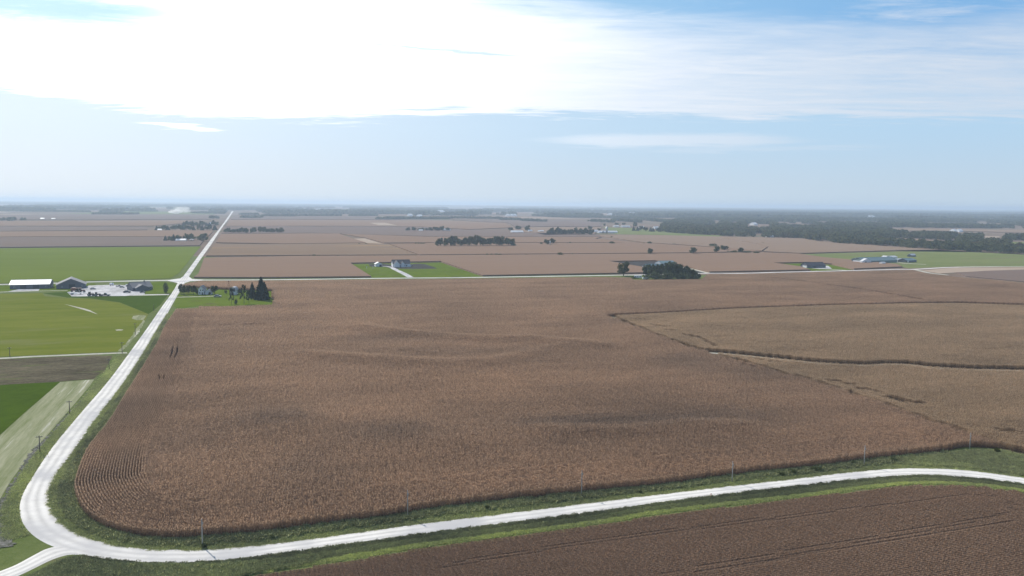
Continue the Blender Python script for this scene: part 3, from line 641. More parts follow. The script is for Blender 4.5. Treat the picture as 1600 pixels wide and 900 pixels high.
in_e = even(GP([(1600,746.7),(1510,734.3),(1442,731.4),(1397,732),(1330,737.7),(1240,748.5),(1180,755),(1030,772.5),(960,781),(810,800),(685,815),(560,832),(420,851),(330,859),(270,860.5),(225,858.6),(180,853),(139,842),(106,826),(86,808),(77,788),(77.5,765),(88,743),(114,709),(150,656),(188,607.5),(212,572),(230,543),(247,514),(262,490)]), 300)
co_e = even(GP([(1600,709.5)]+front[:-1]), 300)
# pair points across the verge by nearest
co_m = np.array([co_e[np.argmin(((co_e-p)**2).sum(1))] for p in in_e])
scat('tall_weeds', between(in_e, co_m, 9000, .42, .97, .8), tall, 'tall dark green weeds between the road and the big corn field', .6, 1.25, -.15, 'weeds')
scat('verge_grass', between(in_e, co_m, 9000, -.03, .55), short, 'short green grass on the inner road verge', .6, 1.2, .35)
out_e = even(GP([(1600,756.8),(1532,748.5),(1465,743.7),(1420,743.7),(1330,750.7),(1240,761),(1180,767.5),(1080,780),(960,796.5),(810,816),(660,835),(560,849),(480,860),(400,871),(350,877),(300,880),(250,880.5),(202,879),(157,873),(118,868)]), 260)
be_e = np.array([np.array(p) for p in even(GP([(1600,768),(1510,757.5),(1420,757),(1352,763.5),(1240,778.2),(1030,802.4),(960,815),(810,835),(660,855),(560,871.5),(480,884.5),(400,896),(330,905),(250,912),(150,910),(60,905)]), 400)])
be_m = np.array([be_e[np.argmin(((be_e-p)**2).sum(1))] for p in out_e])
for lo, hi, tn, n in ((-.03, .27, -.5, 2700), (.33, .48, -.1, 2200), (.54, .68, -.2, 2000), (.76, .99, .9, 2600)):   # mown swaths along the outer verge
    scat('verge_grass', between(out_e, be_m, n, lo, hi), short, 'green grass in mown swaths on the outer verge of the gravel road', .7, 1.15, tn)
lf_e = even(GP([(45,836),(30,818),(27,797),(29,776),(44,752),(78,700),(128,640),(166,596),(199,553)]), 120)
lf_o = even(GP([(0,880),(-10,840),(-8,800),(6,778),(26,742),(54,706),(98,656),(142,604),(180,556)]), 120)
lf_m = np.array([lf_o[np.argmin(((lf_o-p)**2).sum(1))] for p in lf_e])
scat('verge_grass', between(lf_e, lf_m, 5000, .02, .72), short, 'green grass between the road and the stony ditch', .6, 1.2, .7)
cor = np.array([(p.x, p.y) for p in GP([(p0, p1) for p0, p1 in zip(rng.uniform(-10, 110, 2600), rng.uniform(868, 905, 2600))])])
cor = cor[inpoly(cor, [(p.x, p.y) for p in GP([(112,869),(150,876),(200,883),(330,883),(360,905),(30,905),(60,893),(80,881)])])]
wd = np.array([(p.x, p.y) for p in GP([(p0, p1) for p0, p1 in zip(rng.uniform(20, 520, 5200), rng.uniform(869, 912, 5200))])])
wd = wd[inpoly(wd, [(p.x, p.y) for p in GP([(115,871),(150,877),(200,884),(330,884),(400,878),(520,866),(480,882),(400,895),(330,912),(20,912),(60,896),(85,882)])])]
scat('tall_weeds', wd, tall, 'rank green weeds in the corner below the road junction', .5, .95, .0, 'weeds')
rt = np.array([(p.x, p.y) for p in GP([(p0, p1) for p0, p1 in zip(rng.uniform(1380, 1640, 5200), rng.uniform(704, 745, 5200))])])
rt = rt[inpoly(rt, [(p.x, p.y) for p in GP([(1400,725),(1470,711),(1515,702),(1566,704),(1640,720),(1640,752),(1600,743),(1510,731),(1442,728.5)])])]
scat('tall_weeds', rt, tall, 'mixed green and brown weeds in the wide verge at the right', .5, .9, .1, 'weeds')

# ------------------------------------------------------------------ far crop fields: standing crop is a thick slab
def crop(poly_px, mat, label, h=1.7, holes=None, world=False):
    pts = poly_px if world else [(p.x, p.y) for p in GP(poly_px)]
    n = len(pts); area = sum(pts[i][0]*pts[(i+1) % n][1]-pts[(i+1) % n][0]*pts[i][1] for i in range(n))
    if area < 0: pts = pts[::-1]
    tris = tessellate_polygon([[Vector((p[0], p[1], 0)) for p in pts]])
    V = [(p[0], p[1], h) for p in pts]+[(p[0], p[1], 0.0) for p in pts]; F = []
    for a, b, c in tris:
        A, B, D = V[a], V[b], V[c]
        F.append((a, b, c) if (B[0]-A[0])*(D[1]-A[1])-(B[1]-A[1])*(D[0]-A[0]) > 0 else (a, c, b))
    F += [(i+n, (i+1) % n+n, (i+1) % n, i) for i in range(n)]
    return tag(link('crop_field', mesh('crop_field', V, F, mat)), label, 'crop field', kind='stuff')
hedge = [(319,402),(460,401),(650,400),(900,398),(1000,397.2),(1068,396.6),(1190,394.8)]
crop([(303,435),(310,430),(319,404.5)]+[(x, y+.5) for x, y in hedge[1:]]+[(1212,396.2),(1248,397.6),(1287,403.4),(1340,408),(1400,414),(1410,418.2),(1334,421.4),(1300,413.6),(1262,411),(1209,412),(1250,418),(1266,423),(1108,426.2),(1057,413.6),(1025,408.4),(951,409.4),(985,415.5),(1008,419.6),(1006,427.6),(940,428.8),(754,432),(689,409.6),(547,412.4),(580,433.8),(400,435.4)],
     MT['cropA'], 'long rose brown corn field beyond the cross road, holding the farm lots')
crop([(337,381),(348,383.2),(440,382.6),(575,381),(606,382.4),(651,399.2),(460,400.2),(322,401)], MT['cropG'], 'brown field with golden patches right of the straight road')
crop([(608,382),(677,380.8),(940,380.6),(1000,379.8),(1060,384),(1120,388),(1160,390),(1190,394),(1068,396),(1000,396.6),(900,397.4),(656,399.2)], MT['cropA'], 'brown corn field with single trees along its lower edge')
crop([(346,366.5),(489,365.4),(530,366),(549,372.8),(572,380.4),(440,381.8),(337,380)], MT['cropA'], 'brown strip field below the right roadside trees')
crop([(353,366.4),(363,366),(354,379),(342,379)], MT['cropS'], 'small pale cut patch beside the straight road', .3)
crop([(552,373),(570,372.6),(597,380.8),(576,380.8)], MT['cropS'], 'pale slanting cut strip left of the woodlot', .3)
crop([(572,372.4),(534,366.2),(667,370.6),(800,371),(940,371),(930,374),(1005,380.2),(940,379.8),(677,380),(600,380.4)], MT['cropA'], 'brown field around the long woodlot')
crop([(937,367.6),(1040,368.4),(1122,370.6),(1160,378.6),(1180,381.4),(1200,386),(1190,393),(1120,387),(1060,383),(1012,380.2),(937,369.4)], MT['cropC'], 'tan brown field in front of the far green pasture')
crop([(1124,370),(1160,371),(1253,373.5),(1280,378),(1310,381),(1360,384),(1435,389.5),(1510,394),(1500,391.2),(1400,392.4),(1250,396.8),(1192,394),(1202,386),(1182,381),(1160,378)], MT['cropC'], 'tan field running along the near edge of the wood')
crop([(1505,393),(1560,396),(1700,401),(1700,402),(1600,397.8)], MT['cropB'], 'thin grey brown field under the wood at the right edge')
crop([(1494,427),(1540,424),(1600,422),(1700,421),(1700,438),(1600,440.8),(1510,432.6)], MT['cropB'], 'dark grey brown field right of the fork in the lane', .8)
crop([(1440,423),(1489,418.6),(1600,418),(1700,418),(1700,420.5),(1600,421.6),(1500,425.6),(1470,427.6)], MT['cropS'], 'pale stubble between the fork and the pasture', .3)
crop([(352,354.6),(400,353.8),(489,354.4),(576,354.4),(660,355.4),(735,360),(820,364),(937,367),(937,370.6),(800,370.6),(667,370),(489,364.8),(346,365.8)], MT['cropB'], 'grey brown field running past the right roadside trees')
crop([(359,344),(440,343.4),(700,345),(790,349),(800,356),(735,359),(660,354.8),(576,353.8),(480,353.6),(353,353.8)], MT['cropA'], 'far brown field below the tree belts at the centre')
crop([(578,349.2),(602,349),(620,353.4),(593,353.2)], MT['cropS'], 'small pale cut patch in the far brown field', 2.5)
crop([(365,337.8),(440,338),(590,338.6),(610,343.6),(440,342.8),(361,343.2)], MT['cropB'], 'thin far grey field under the distant belts')
crop([(706,344),(900,345),(940,346),(938,354.6),(850,354.4),(805,355.4),(796,349)], MT['cropB'], 'far grey brown field behind the white sheds')
crop([(830,355.4),(940,355.2),(936,361),(928,366.4),(852,368),(836,364.4),(805,362.4),(800,357)], MT['cropC'], 'pale field around the white shed farm')
# left of the straight road
crop([(-60,373.2),(0,371.6),(120,370.8),(322,371.4),(312,384.8),(220,385.4),(0,387.6),(-60,388)], MT['cropB'], 'grey purple field beyond the pale green one')
crop([(-60,364),(0,362.6),(240,360.6),(334,361),(324,370.8),(120,370.2),(0,371),(-60,371.6)], MT['cropA'], 'brown strip field left of the straight road')
crop([(-60,355.6),(0,354.4),(230,354.6),(230,359.8),(0,362),(-60,363)], MT['cropB'], 'grey strip field behind the brown strip at the left')
crop([(-60,347),(0,346),(160,345),(300,345),(290,349),(240,353.6),(0,353.8),(-60,354.4)], MT['cropA'], 'far brown field at the left edge')
crop([(0,336),(100,335),(310,336),(338,338),(330,343),(160,344),(0,344)], MT['cropB'], 'far grey field below the dust cloud', 2)
crop([(1375,373.6),(1430,374),(1474,378.4),(1420,380),(1376,377.6)], MT['cropC'], 'small tan clearing inside the wood', 2)
crop([(1382,357.6),(1500,359),(1700,361),(1700,366),(1600,364.6),(1520,362),(1400,361)], MT['cropC'], 'long tan clearing between two belts of wood at the right', 2)
crop([(1535,369.6),(1562,370),(1562,373.4),(1538,373.6)], MT['cropS'], 'tiny pale clearing in the wood at the right', 1)
crop([(1575,378.4),(1640,378.4),(1640,381.4),(1577,381)], MT['pasture'], 'small green clearing at the right edge of the wood', .5)

def distant_fields():        # beyond 3 km: rectangular fields of the section grid, too thin to single out
    mats = ['cropA', 'cropB', 'cropC', 'cropB', 'pasture', 'cropS', 'cropA']; acc = {k: ([], []) for k in mats}
    e, n = np.array(EDIR[:2]), np.array(NDIR[:2]); a = -9000
    while a < 13000:
        w = random.choice([390, 790, 790, 390]); b = 3500
        while b < 19000:
            d = random.choice([390, 190, 390, 790]); c = (a+w/2)*e+(b+d/2)*n
            if np.hypot(*(c-np.array(G(363, 331)[:2]))) > 0 and min(dist_line(c[None], [tuple(p[:2]) for p in GP([(346,355),(363.4,330)])])) > w/2+30 and c[1] > 3900 and abs(c[0]) < c[1]*.75+200 and random.random() < .72 and not (c[0] > c[1]*.22 and c[1] < 6500):
                V, F = acc[random.choice(mats)]; k = len(V); h = random.uniform(1.2, 2.4)
                q = [(a+12)*e+(b+8)*n, (a+w-12)*e+(b+8)*n, (a+w-12)*e+(b+d-8)*n, (a+12)*e+(b+d-8)*n]
                V += [(p[0], p[1], h) for p in q]+[(p[0], p[1], 0) for p in q]
                F += [(k, k+1, k+2, k+3)]+[(k+4+i, k+4+(i+1) % 4, k+(i+1) % 4, k+i) for i in range(4)]
            b += d
        a += w
    for mn, (V, F) in acc.items():
        if F: tag(link('distant_fields', mesh('distant_fields', V, F, MT[mn])), 'patchwork of thin crop fields close under the horizon', 'fields', kind='stuff')
distant_fields()

# ------------------------------------------------------------------ trees
def leafcloud(cl, n, size, flat=.5):
    """n leaf faces spread over clumps cl = [(centre, radius)]"""
    V = []; F = []; cv = []
    W = np.array([c[1]**2 for c in cl]); W /= W.sum(); pick = rng.choice(len(cl), n, p=W); tone = [random.uniform(.1, .9) for _ in cl]
    for i in pick:
        c, r = cl[i]; d = Vector(rng.normal(0, 1, 3)).normalized(); p = Vector(c)+d*r*random.uniform(.65, 1.08)
        nrm = (d+Vector(rng.normal(0, .5, 3))).normalized(); a = nrm.orthogonal().normalized(); b = nrm.cross(a); s = size*random.uniform(.5, 1.3)
        k = len(V); V += [tuple(p-a*s), tuple(p-b*s*.8), tuple(p+a*s), tuple(p+b*s*.8)]; cv += [min(1, max(0, tone[i]+random.uniform(-.25, .25)))]*4; F.append((k, k+1, k+2, k+3))
    return V, F, cv
def proto_tree(kind):
    """unit tree, 1 high and about 1 wide; returns (trunk mesh data, crown mesh data)"""
    tb = MB()
    if kind == 'spruce':
        tb.tube((0,0,0), (0,0,.95), .022, .004, 6); V = []; F = []; cv = []
        for lv in range(26):
            z = .07+.9*lv/26; rr = .5*(1-z)**.82*random.uniform(.85, 1.1)+.01; m = max(7, int(20*(1-z)+6))
            for j in range(m):
                a = 6.283*j/m+random.uniform(-.3, .3)+lv; L = rr*random.uniform(.7, 1.15); ca, sa = math.cos(a), math.sin(a); w = .03+.05*(1-z)
                z1 = z-.35*L*random.uniform(.5, 1.2); v = random.random(); k = len(V)
                V += [(0, 0, z+.02), (ca*L*.55-sa*w, sa*L*.55+ca*w, z*.6+z1*.4-.012), (ca*L, sa*L, z1), (ca*L*.55+sa*w, sa*L*.55-ca*w, z*.6+z1*.4-.012)]
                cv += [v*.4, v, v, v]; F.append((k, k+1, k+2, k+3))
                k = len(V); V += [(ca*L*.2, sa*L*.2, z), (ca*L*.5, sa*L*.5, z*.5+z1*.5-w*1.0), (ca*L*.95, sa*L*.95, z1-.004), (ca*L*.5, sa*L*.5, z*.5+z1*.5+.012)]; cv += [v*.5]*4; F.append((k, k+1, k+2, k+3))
        return tb, (V, F, cv)
    if kind == 'pine':                                # tall bare trunk, loose flat boughs
        tb.tube((0,0,0), (.02,0,.5), .02, .015, 6).tube((.02,0,.5), (0,.02,.95), .015, .005, 6); cl = []
        for lv in range(9):
            z = .32+.66*lv/8; a = lv*2.4; L = .34*(1.15-z)+.06
            for s in (0, 2.2, 4.1):
                p = (math.cos(a+s)*L, math.sin(a+s)*L, z+random.uniform(-.03, .03)); tb.tube((0,0,z-.05), p, .006, .003, 4, False); cl.append((p, random.uniform(.06, .10)))
        return tb, leafcloud(cl, 900, .03)
    if kind == 'poplar':
        tb.tube((0,0,0), (0,0,.6), .03, .015, 6); cl = [((random.uniform(-.12, .12), random.uniform(-.12, .12), .14+.72*i/15), .30*math.sin(math.pi*(.18+.74*i/15))) for i in range(16)]
        return tb, leafcloud(cl, 1400, .035)
    if kind == 'shrub':
        tb.tube((0,0,0), (.03,0,.4), .03, .015, 5); cl = [((random.uniform(-.32, .32), random.uniform(-.3, .3), random.uniform(.25, .66)), random.uniform(.18, .32)) for i in range(9)]
        for c, r in cl[:4]: tb.tube((0,0,.1), c, .014, .006, 4, False)
        return tb, leafcloud(cl, 800, .05)
    tb.tube((0,0,0), (.015,.01,.32), .035, .024, 7).tube((.015,.01,.32), (0,-.02,.75), .024, .008, 6)
    cl = [((0, 0, .62), .26)]
    for i in range(17):
        a = i*2.4+random.uniform(-.4, .4); z = .28+.62*random.random(); rr = .34*math.sqrt(max(.05, 1-((z-.55)/.5)**2))*random.uniform(.6, 1.1)
        c = (math.cos(a)*rr, math.sin(a)*rr, z); cl.append((c, random.uniform(.10, .19)))
        if i % 3 == 0: tb.tube((.01, 0, .25+.2*random.random()), c, .014, .004, 5, False)
    return tb, leafcloud(cl, 1700, .044)
PROTO = {}
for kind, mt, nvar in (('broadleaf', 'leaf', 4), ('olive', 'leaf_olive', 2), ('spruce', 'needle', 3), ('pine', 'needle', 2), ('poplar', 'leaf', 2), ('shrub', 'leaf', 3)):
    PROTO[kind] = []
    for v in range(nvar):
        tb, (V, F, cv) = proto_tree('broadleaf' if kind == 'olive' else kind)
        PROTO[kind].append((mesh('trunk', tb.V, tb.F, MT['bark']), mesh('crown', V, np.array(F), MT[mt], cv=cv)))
NAME = {'broadleaf': 'broadleaf_tree', 'olive': 'broadleaf_tree', 'spruce': 'spruce_tree', 'pine': 'pine_tree', 'poplar': 'columnar_tree', 'shrub': 'shrub'}
def tree(kind, px, py, hpx, wpx, label, group=None, small=None):
    p = G(px, py); mp = m_per_px(px, py); H = hpx*mp; W = wpx*mp
    tr, cr = random.choice(PROTO[kind])
    r = bpy.data.objects.new(NAME[kind], None); C.objects.link(r); r.location = (p.x, p.y+W*.3, 0)
    r.rotation_euler = (0, 0, random.uniform(0, 6.28)); r.scale = (W*1.22, W*1.22, H*1.1)
    tag(r, label, 'shrub' if kind == 'shrub' else 'tree', group)
    link('trunk', tr, r); link('crown', cr, r); return r
ORD = ['first', 'second', 'third', 'fourth', 'fifth', 'sixth', 'seventh', 'eighth', 'ninth', 'tenth', 'eleventh', 'twelfth', 'thirteenth', 'fourteenth', 'fifteenth', 'sixteenth', 'seventeenth', 'eighteenth', 'nineteenth', 'twentieth',
       'twenty first', 'twenty second', 'twenty third', 'twenty fourth', 'twenty fifth', 'twenty sixth', 'twenty seventh', 'twenty eighth', 'twenty ninth', 'thirtieth']
def tree_row(kinds, x0, x1, y0, y1, n, h, w, what, group, back=0.0):
    items = []
    for i in range(n):
        t = (i+.5)/n; items.append((x0+(x1-x0)*t+random.uniform(-.3, .3)*(x1-x0)/n, y0+(y1-y0)*t-random.uniform(0, back)))
    items.sort()
    for i, (x, y) in enumerate(items):
        tree(random.choice(kinds), x, y, h*random.uniform(.72, 1.12), w*random.uniform(.8, 1.2), f'{ORD[i]} from the left {what}', group)

# farmyard at the crossing
g = 'trees of the white farmhouse yard'
tree('poplar', 258, 458.5, 17, 9, 'dark upright tree between the low grey house and the straight road', g)
tree('broadleaf', 282, 459.5, 14, 8, 'dark tree nearest the road in front of the white farmhouse', g)
tree('broadleaf', 287, 461.5, 14, 6, 'slender dark tree second from the road in the farmhouse yard', g)
tree('olive', 293, 459.5, 13, 8, 'olive tree third from the road in the farmhouse yard', g)
tree('broadleaf', 301, 460.5, 13, 10, 'dark tree touching the left side of the white farmhouse', g)
tree('shrub', 308, 460.5, 9, 6, 'small dark shrub at the left corner of the white farmhouse', g)
tree('broadleaf', 334, 459.8, 12, 12, 'round tree just right of the white farmhouse', g)
tree('shrub', 328, 461, 5, 4, 'low dark bush at the right corner of the white farmhouse', g)
tree('pine', 361, 477, 24, 9, 'thin leaning tree with bare trunk in front of the domed shed', g)
tree('shrub', 369.5, 476, 9, 5, 'small dark young evergreen between two tall thin trees on the lawn', g)
tree('pine', 380, 476, 27, 14, 'tall loose pine with bare trunk left of the big spruces', g)
tree('pine', 388, 475, 19, 10, 'shorter loose pine beside the tall one on the lawn', g)
tree('spruce', 393, 466, 24, 15, 'smaller dark spruce at the left of the great spruce', g)
tree('spruce', 406, 469, 35, 25, 'great dark spruce at the corner of the farm lawn', g)
tree('spruce', 412, 466, 25, 17, 'broad dark spruce overlapping the right side of the great spruce', g)
tree('shrub', 352.5, 458.5, 6, 4, 'low bush at the left wall of the domed shed', g)
tree('broadleaf', 373, 460.6, 8, 6, 'small dark tree behind the loose pines right of the domed shed', g)
# trees of the centre right farm
g = 'trees of the farm grove'
tree('olive', 975, 431.5, 21.5, 19, 'single round olive tree by the cross road left of the dark grove', g)
gr = [(1010,433,17,12),(1018,434,19,13),(1026,435.5,20,14),(1034,434.5,20,13),(1042,436,23,14),(1050,436,24,15),(1058,435.5,23,14),(1066,435.5,20,13),(1073,435.8,18,13),(1080,436,15,12),(1086,436.4,13,10),(1091,436.6,9,9),
      (1011,437,9,12),(1020,437.3,11,14),(1030,437.6,12,14),(1040,437.4,13,14),(1050,437.6,12,15),(1060,437.4,13,14),(1070,437.5,12,14),(1080,437.4,10,13),(1089,437.5,7,12)]
for i, (x, y, h, w) in enumerate(sorted(gr)):
    tree('shrub' if y > 436.9 else 'broadleaf', x, y, h, w, f'{ORD[i]} from the left in the dense dark grove beside the white trailers', 'dark grove in front of the grey sheds')
tree('shrub', 990.5, 435.6, 3.5, 7, 'low dark bush left of the white trailer', None)
tree('spruce', 1057, 424, 9, 5, 'thin dark evergreen at the back right of the grove, near the driveway', 'evergreens by the driveway')
tree('spruce', 1064, 424.5, 7, 4, 'second thin evergreen behind the grove', 'evergreens by the driveway')
tree('spruce', 1076, 425, 8, 4, 'rightmost thin evergreen beside the driveway behind the grove', 'evergreens by the driveway')
# lone trees in the fields
for x, y, h, w, lb in [(1016,398,9,8.5,'lone round tree above the grey sheds, left one of two'), (1084,397.6,10,11,'lone round tree above the driveway, right one of two'), (876,399.6,5.5,8,'round bush on the hedge line right of the woodlot'),
        (958,381.4,4.5,9,'dark bush on the field edge left of the two dark bushes'), (1014,381.4,4,9,'wide dark bush at the end of the slanting pale track'), (1006,381.2,2,4,'tiny bush left of the wide dark bush'), (1053,381.8,2.2,5,'small bush alone in the tan field'),
        (955,371.6,2.5,4,'tiny bush just under the far white farm'), (846,382.4,4,4,'small bush left of the tree pair by the woodlot'), (891.5,381,3.4,3.4,'small bush right of the tree pair by the woodlot'), (886,381.4,2,2,'tiny bush between the tree pair and the small bush'),
        (1115,385.4,5,12,'low wide shrub at the upper left of the small thicket'), (1121,396,10.5,9,'round tree at the left of the small thicket'), (1132,391.5,7,13,'wide dark tree in the middle of the small thicket'), (1137,394.6,3,3,'tiny bush under the small thicket'),
        (1148,395.6,4.5,12,'low shrub left of the last tree of the thicket'), (1158,395.8,8,9,'rounded tree of the thicket, last tall one'), (1167,396.2,5,11,'low shrub at the right end of the thicket'), (1184,396.8,4,10,'dark wide shrub right of the thicket'),
        (1069,397.3,1.6,6,'very low bush on the field edge right of the lone round tree'),(1192,380.6,2,3,'tiny bush on the track near the wood'),(1248,398,1.4,6,'low dark scrub at the left tip of the pasture')]:
    tree('shrub' if h < 6 else 'broadleaf', x, y, h, w, lb, 'single trees standing in the fields')
hx = [(469,401,1.6,4),(484,401,2.2,4),(490,401.3,4,6),(498,401.3,3,5),(527,401.4,2.5,5),(584.6,400.6,2,8),(592,400.6,1.6,3),(599,400.6,1.8,4),(607,400.6,1.8,4),(624,400.8,2.2,3),(637,400.6,2.2,3),(650,400.4,2,7),
      (760,399.6,3.6,5),(768,399.6,3.6,4),(775,399.6,3.6,7),(780,399.6,3.4,6),(785,399.6,2,3),(821,398.8,2,5),(845,398.8,2,9),(859,398.8,1.6,3),(894,398.6,2.6,3)]
for i, (x, y, h, w) in enumerate(hx): tree('shrub', x, y, h, w, f'{ORD[i]} bush from the left along the thin hedge line across the brown fields' if i < 20 else 'last bush at the right of the thin hedge line', 'bushes along the thin hedge line')
for i, (x, w) in enumerate([(561,3),(572,5),(650,3),(654,3),(658,4),(662,3)]): tree('shrub', x, 382, 2.4 if i < 2 else 3.4, w, f'{ORD[i]} bush from the left on the field edge before the woodlot', 'bushes on the upper field edge')
# woodlot and farm trees further off
tree_row(['broadleaf', 'broadleaf', 'olive'], 680, 802, 385.4, 384.8, 20, 14, 10.5, 'in the long woodlot at the centre', 'trees of the long woodlot')
tree('shrub', 804, 384.8, 5, 8, 'low shrub ending the long woodlot at its right', None)
tree('broadleaf', 855, 383, 8, 10, 'left tree of the pair right of the woodlot', None); tree('broadleaf', 863, 382.4, 9, 9, 'right tree of the pair right of the woodlot', None)
tree_row(['broadleaf'], 855, 928, 366.8, 367.4, 16, 10, 8, 'in the dense row right of the long white shed', 'trees of the row by the white shed farm')
for x, y, h, w, lb in [(798,361,5,8,'tree left of the long white shed'), (810,360,6.5,10,'tree behind the long white shed'), (824,361.6,8.5,8,'taller round tree right of the long white shed'), (922,359,5.5,7,'tree at the top left of the far farm'), (936,360.5,3.5,5,'small tree before the silo'),
        (944.5,353.5,4,3.5,'small tree above the far farm yard'), (964,352,3.5,8,'low tree behind the two pale far sheds'),(975,352,3.5,6,'second low tree behind the pale far sheds'),(993,356,8,7,'tall dark tree right of the pale far sheds')]:
    tree('broadleaf', x, y, h, w, lb, 'trees of the far farms')
tree_row(['broadleaf', 'spruce'], 988, 1032, 360.5, 362.5, 7, 7, 7, 'in the belt joining the far farm to the wood', 'trees joining far farm and wood')
tree_row(['broadleaf', 'broadleaf', 'spruce'], 256, 300, 377.4, 377, 8, 10, 8, 'in the row before the pale roof, left of the straight road', 'trees of the nearer left farmstead')
tree('broadleaf', 315, 377.6, 11.5, 15, 'wide dark tree at the road end of the nearer left farmstead', None)
tree('shrub', 303, 374, 5, 6, 'small bush left of the wide dark tree by the road', None)
tree_row(['broadleaf', 'broadleaf', 'olive', 'spruce'], 240, 336, 360, 359.6, 16, 7.5, 8, 'in the front row of the further left farmstead', 'trees of the further left farmstead')
tree_row(['broadleaf', 'spruce'], 284, 340, 353.6, 353, 11, 7.5, 7, 'in the back row of the further left farmstead', 'back trees of the further left farmstead')
tree_row(['broadleaf'], 350, 394, 364.4, 364.6, 9, 7.5, 7, 'in the clump right of the straight road', 'trees right of the straight road')
tree_row(['broadleaf', 'olive'], 395, 443, 363.4, 364, 8, 8, 7.5, 'in the second clump right of the straight road', 'second clump right of the straight road')
tree_row(['broadleaf'], 636, 668, 361, 361, 6, 5.5, 6, 'in the broken row by the far white roof', 'broken row by the far white roof')
tree_row(['broadleaf'], 669, 702, 361, 361, 5, 6.5, 7, 'in the right part of the row by the far white roof', 'right part of the row by the far white roof')

# distant belts and the wood
def joined(kind, i, mat):
    tr, cr = PROTO[kind][i]; n = len(cr.vertices); co = np.empty(n*3, np.float32); cr.vertices.foreach_get('co', co); cv = np.empty(n, np.float32); cr.attributes['cv'].data.foreach_get('value', cv)
    m = 260; q = rng.choice(n//4, m, replace=False); idx = (q[:, None]*4+np.arange(4)).ravel(); co = co.reshape(-1, 3)[idx]; c4 = co.reshape(-1, 4, 3); cen = c4.mean(1, keepdims=True); c4 = cen+(c4-cen)*2.1
    return src('wood_tree', c4.reshape(-1, 3), np.arange(m*4).reshape(-1, 4), cv[idx], mat)
wsrc = [joined('broadleaf', i, MT['leaf_far']) for i in range(4)]+[joined('spruce', 0, MT['leaf_far'])]
def wood(name, P, label, hmin, hmax, wide=1.0):
    P = P[(dist_line(P, ROADLINE) > 38)|(P[:, 1] > 8200)]
    n = len(P); h = rng.uniform(hmin, hmax, n); w = h*rng.uniform(.75, 1.2, n)*wide; rot = np.zeros((n, 3)); rot[:, 2] = rng.uniform(0, 6.28, n)
    return gn_scatter(name, np.column_stack([P, np.zeros(n)-h*.08]), rot, np.column_stack([w, w, h]), rng.choice(5, n, p=[.24, .24, .24, .24, .04]), rng.normal(0, .2, n), wsrc, label, 'woodland')
ROADLINE = [tuple(p[:2]) for p in GP([(346,355),(356.6,340.5),(363.4,330)])]
def fill(poly, spacing, holes=()):
    PP = np.array([(p.x, p.y) for p in GP(poly)]); x0, y0 = PP.min(0); x1, y1 = PP.max(0); n = int((x1-x0)*(y1-y0)/spacing**2); n = min(n, 400000)
    Q = np.column_stack([rng.uniform(x0, x1, n), rng.uniform(y0, y1, n)]); Q = Q[inpoly(Q, PP)]
    for h in holes: Q = Q[~inpoly(Q, [(p.x, p.y) for p in GP(h)])]
    return Q
W1 = [(1031,362.5),(1120,369),(1160,370.2),(1253,373),(1280,377.4),(1310,380.4),(1360,383.4),(1435,389),(1510,393.6),(1560,395.6),(1600,397),(1720,400),(1720,345),(1400,343),(1200,341),(1060,343),(1036,352)]
clear = [[(1374,372),(1430,372.6),(1500,377.4),(1512,386),(1440,383),(1376,378.6)], [(1380,355.4),(1500,356.6),(1720,358.4),(1720,375),(1600,372.6),(1500,369.6),(1400,365.4)], [(1533,368),(1566,368.6),(1570,381),(1534,380.6)], [(1573,376.6),(1660,376.6),(1660,391),(1577,390)],
         [(1165,350),(1205,351),(1205,360),(1165,359)], [(1230,349),(1275,350),(1275,356),(1230,355)], [(1440,347.5),(1560,349),(1600,354),(1440,352.6)], [(1300,345),(1370,346),(1380,351),(1310,350)], [(1080,350),(1120,351),(1120,355),(1080,354)]]
for k in range(46):
    x, y = random.uniform(1040, 1640), random.uniform(346, 384); w, h = random.uniform(5, 22)*(.6+.4*(390-y)/40), random.uniform(2.0, 5.0); clear.append([(x-w, y), (x-w*.3, y-h*.5), (x+w, y-h*.2), (x+w*.8, y+h*.6), (x, y+h)])
wood('woodland', fill(W1, 13.0, clear), 'broad dark green wood stretching away at the right', 7, 17, 1.35)
belts = []
for x0, x1, y0, y1, dep, h in [(440,531,338,338,60,15),(545,588,338,337.6,60,15),(590,700,343,342.6,90,15),(700,785,341.8,342.6,60,13),(785,812,344,344.6,60,14),(818,848,346,347,60,14),(834,1000,338,342,150,13),(925,960,347,348,60,14),(404,460,338.4,338.6,60,13),(372,400,341,341,70,13),(372,398,336,336,80,15),
        (0,110,331,331.6,120,14),(90,130,331.4,332,120,15),(143,200,335.6,335.6,120,15),(200,240,331,331,80,12),(300,350,333.6,334.4,200,15),(326,346,341.6,341.6,60,12),(1000,1060,343.6,349,150,14),(960,1000,345,348,60,12),(0,30,345,345,40,10),(860,930,340,340.6,80,12)]:
    n = int(max(14, (G(x1, y1)-G(x0, y0)).length*dep/110)); t = rng.uniform(0, 1, n); a, b = np.array(G(x0, y0)[:2]), np.array(G(x1, y1)[:2])
    belts.append(a+(b-a)*t[:, None]+np.column_stack([np.zeros(n), rng.uniform(0, dep, n)])+rng.normal(0, 8, (n, 2)))
wood('tree_belts', np.concatenate(belts), 'broken belts of far trees across the plain', 9, 16, 1.2)
hz = []                         # sheets of trees near the horizon, denser to the right
for k in range(210):
    d = 5200*(1.0+rng.uniform(0, 1)**1.6*4.6); x = rng.uniform(-.72, .72)*d; dens = 1.0 if x < .12*d else 1.9
    L = rng.uniform(200, 1100)*(d/6000)*dens*.7; wdt = rng.uniform(20, 110)*(d/6000)*dens; n = int(min(420, L*wdt/260)); t = rng.uniform(-.5, .5, n)
    hz.append(np.array([x, d])+np.outer(t*L, EDIR[:2])+np.outer(rng.uniform(-.5, .5, n)*wdt, NDIR[:2]))
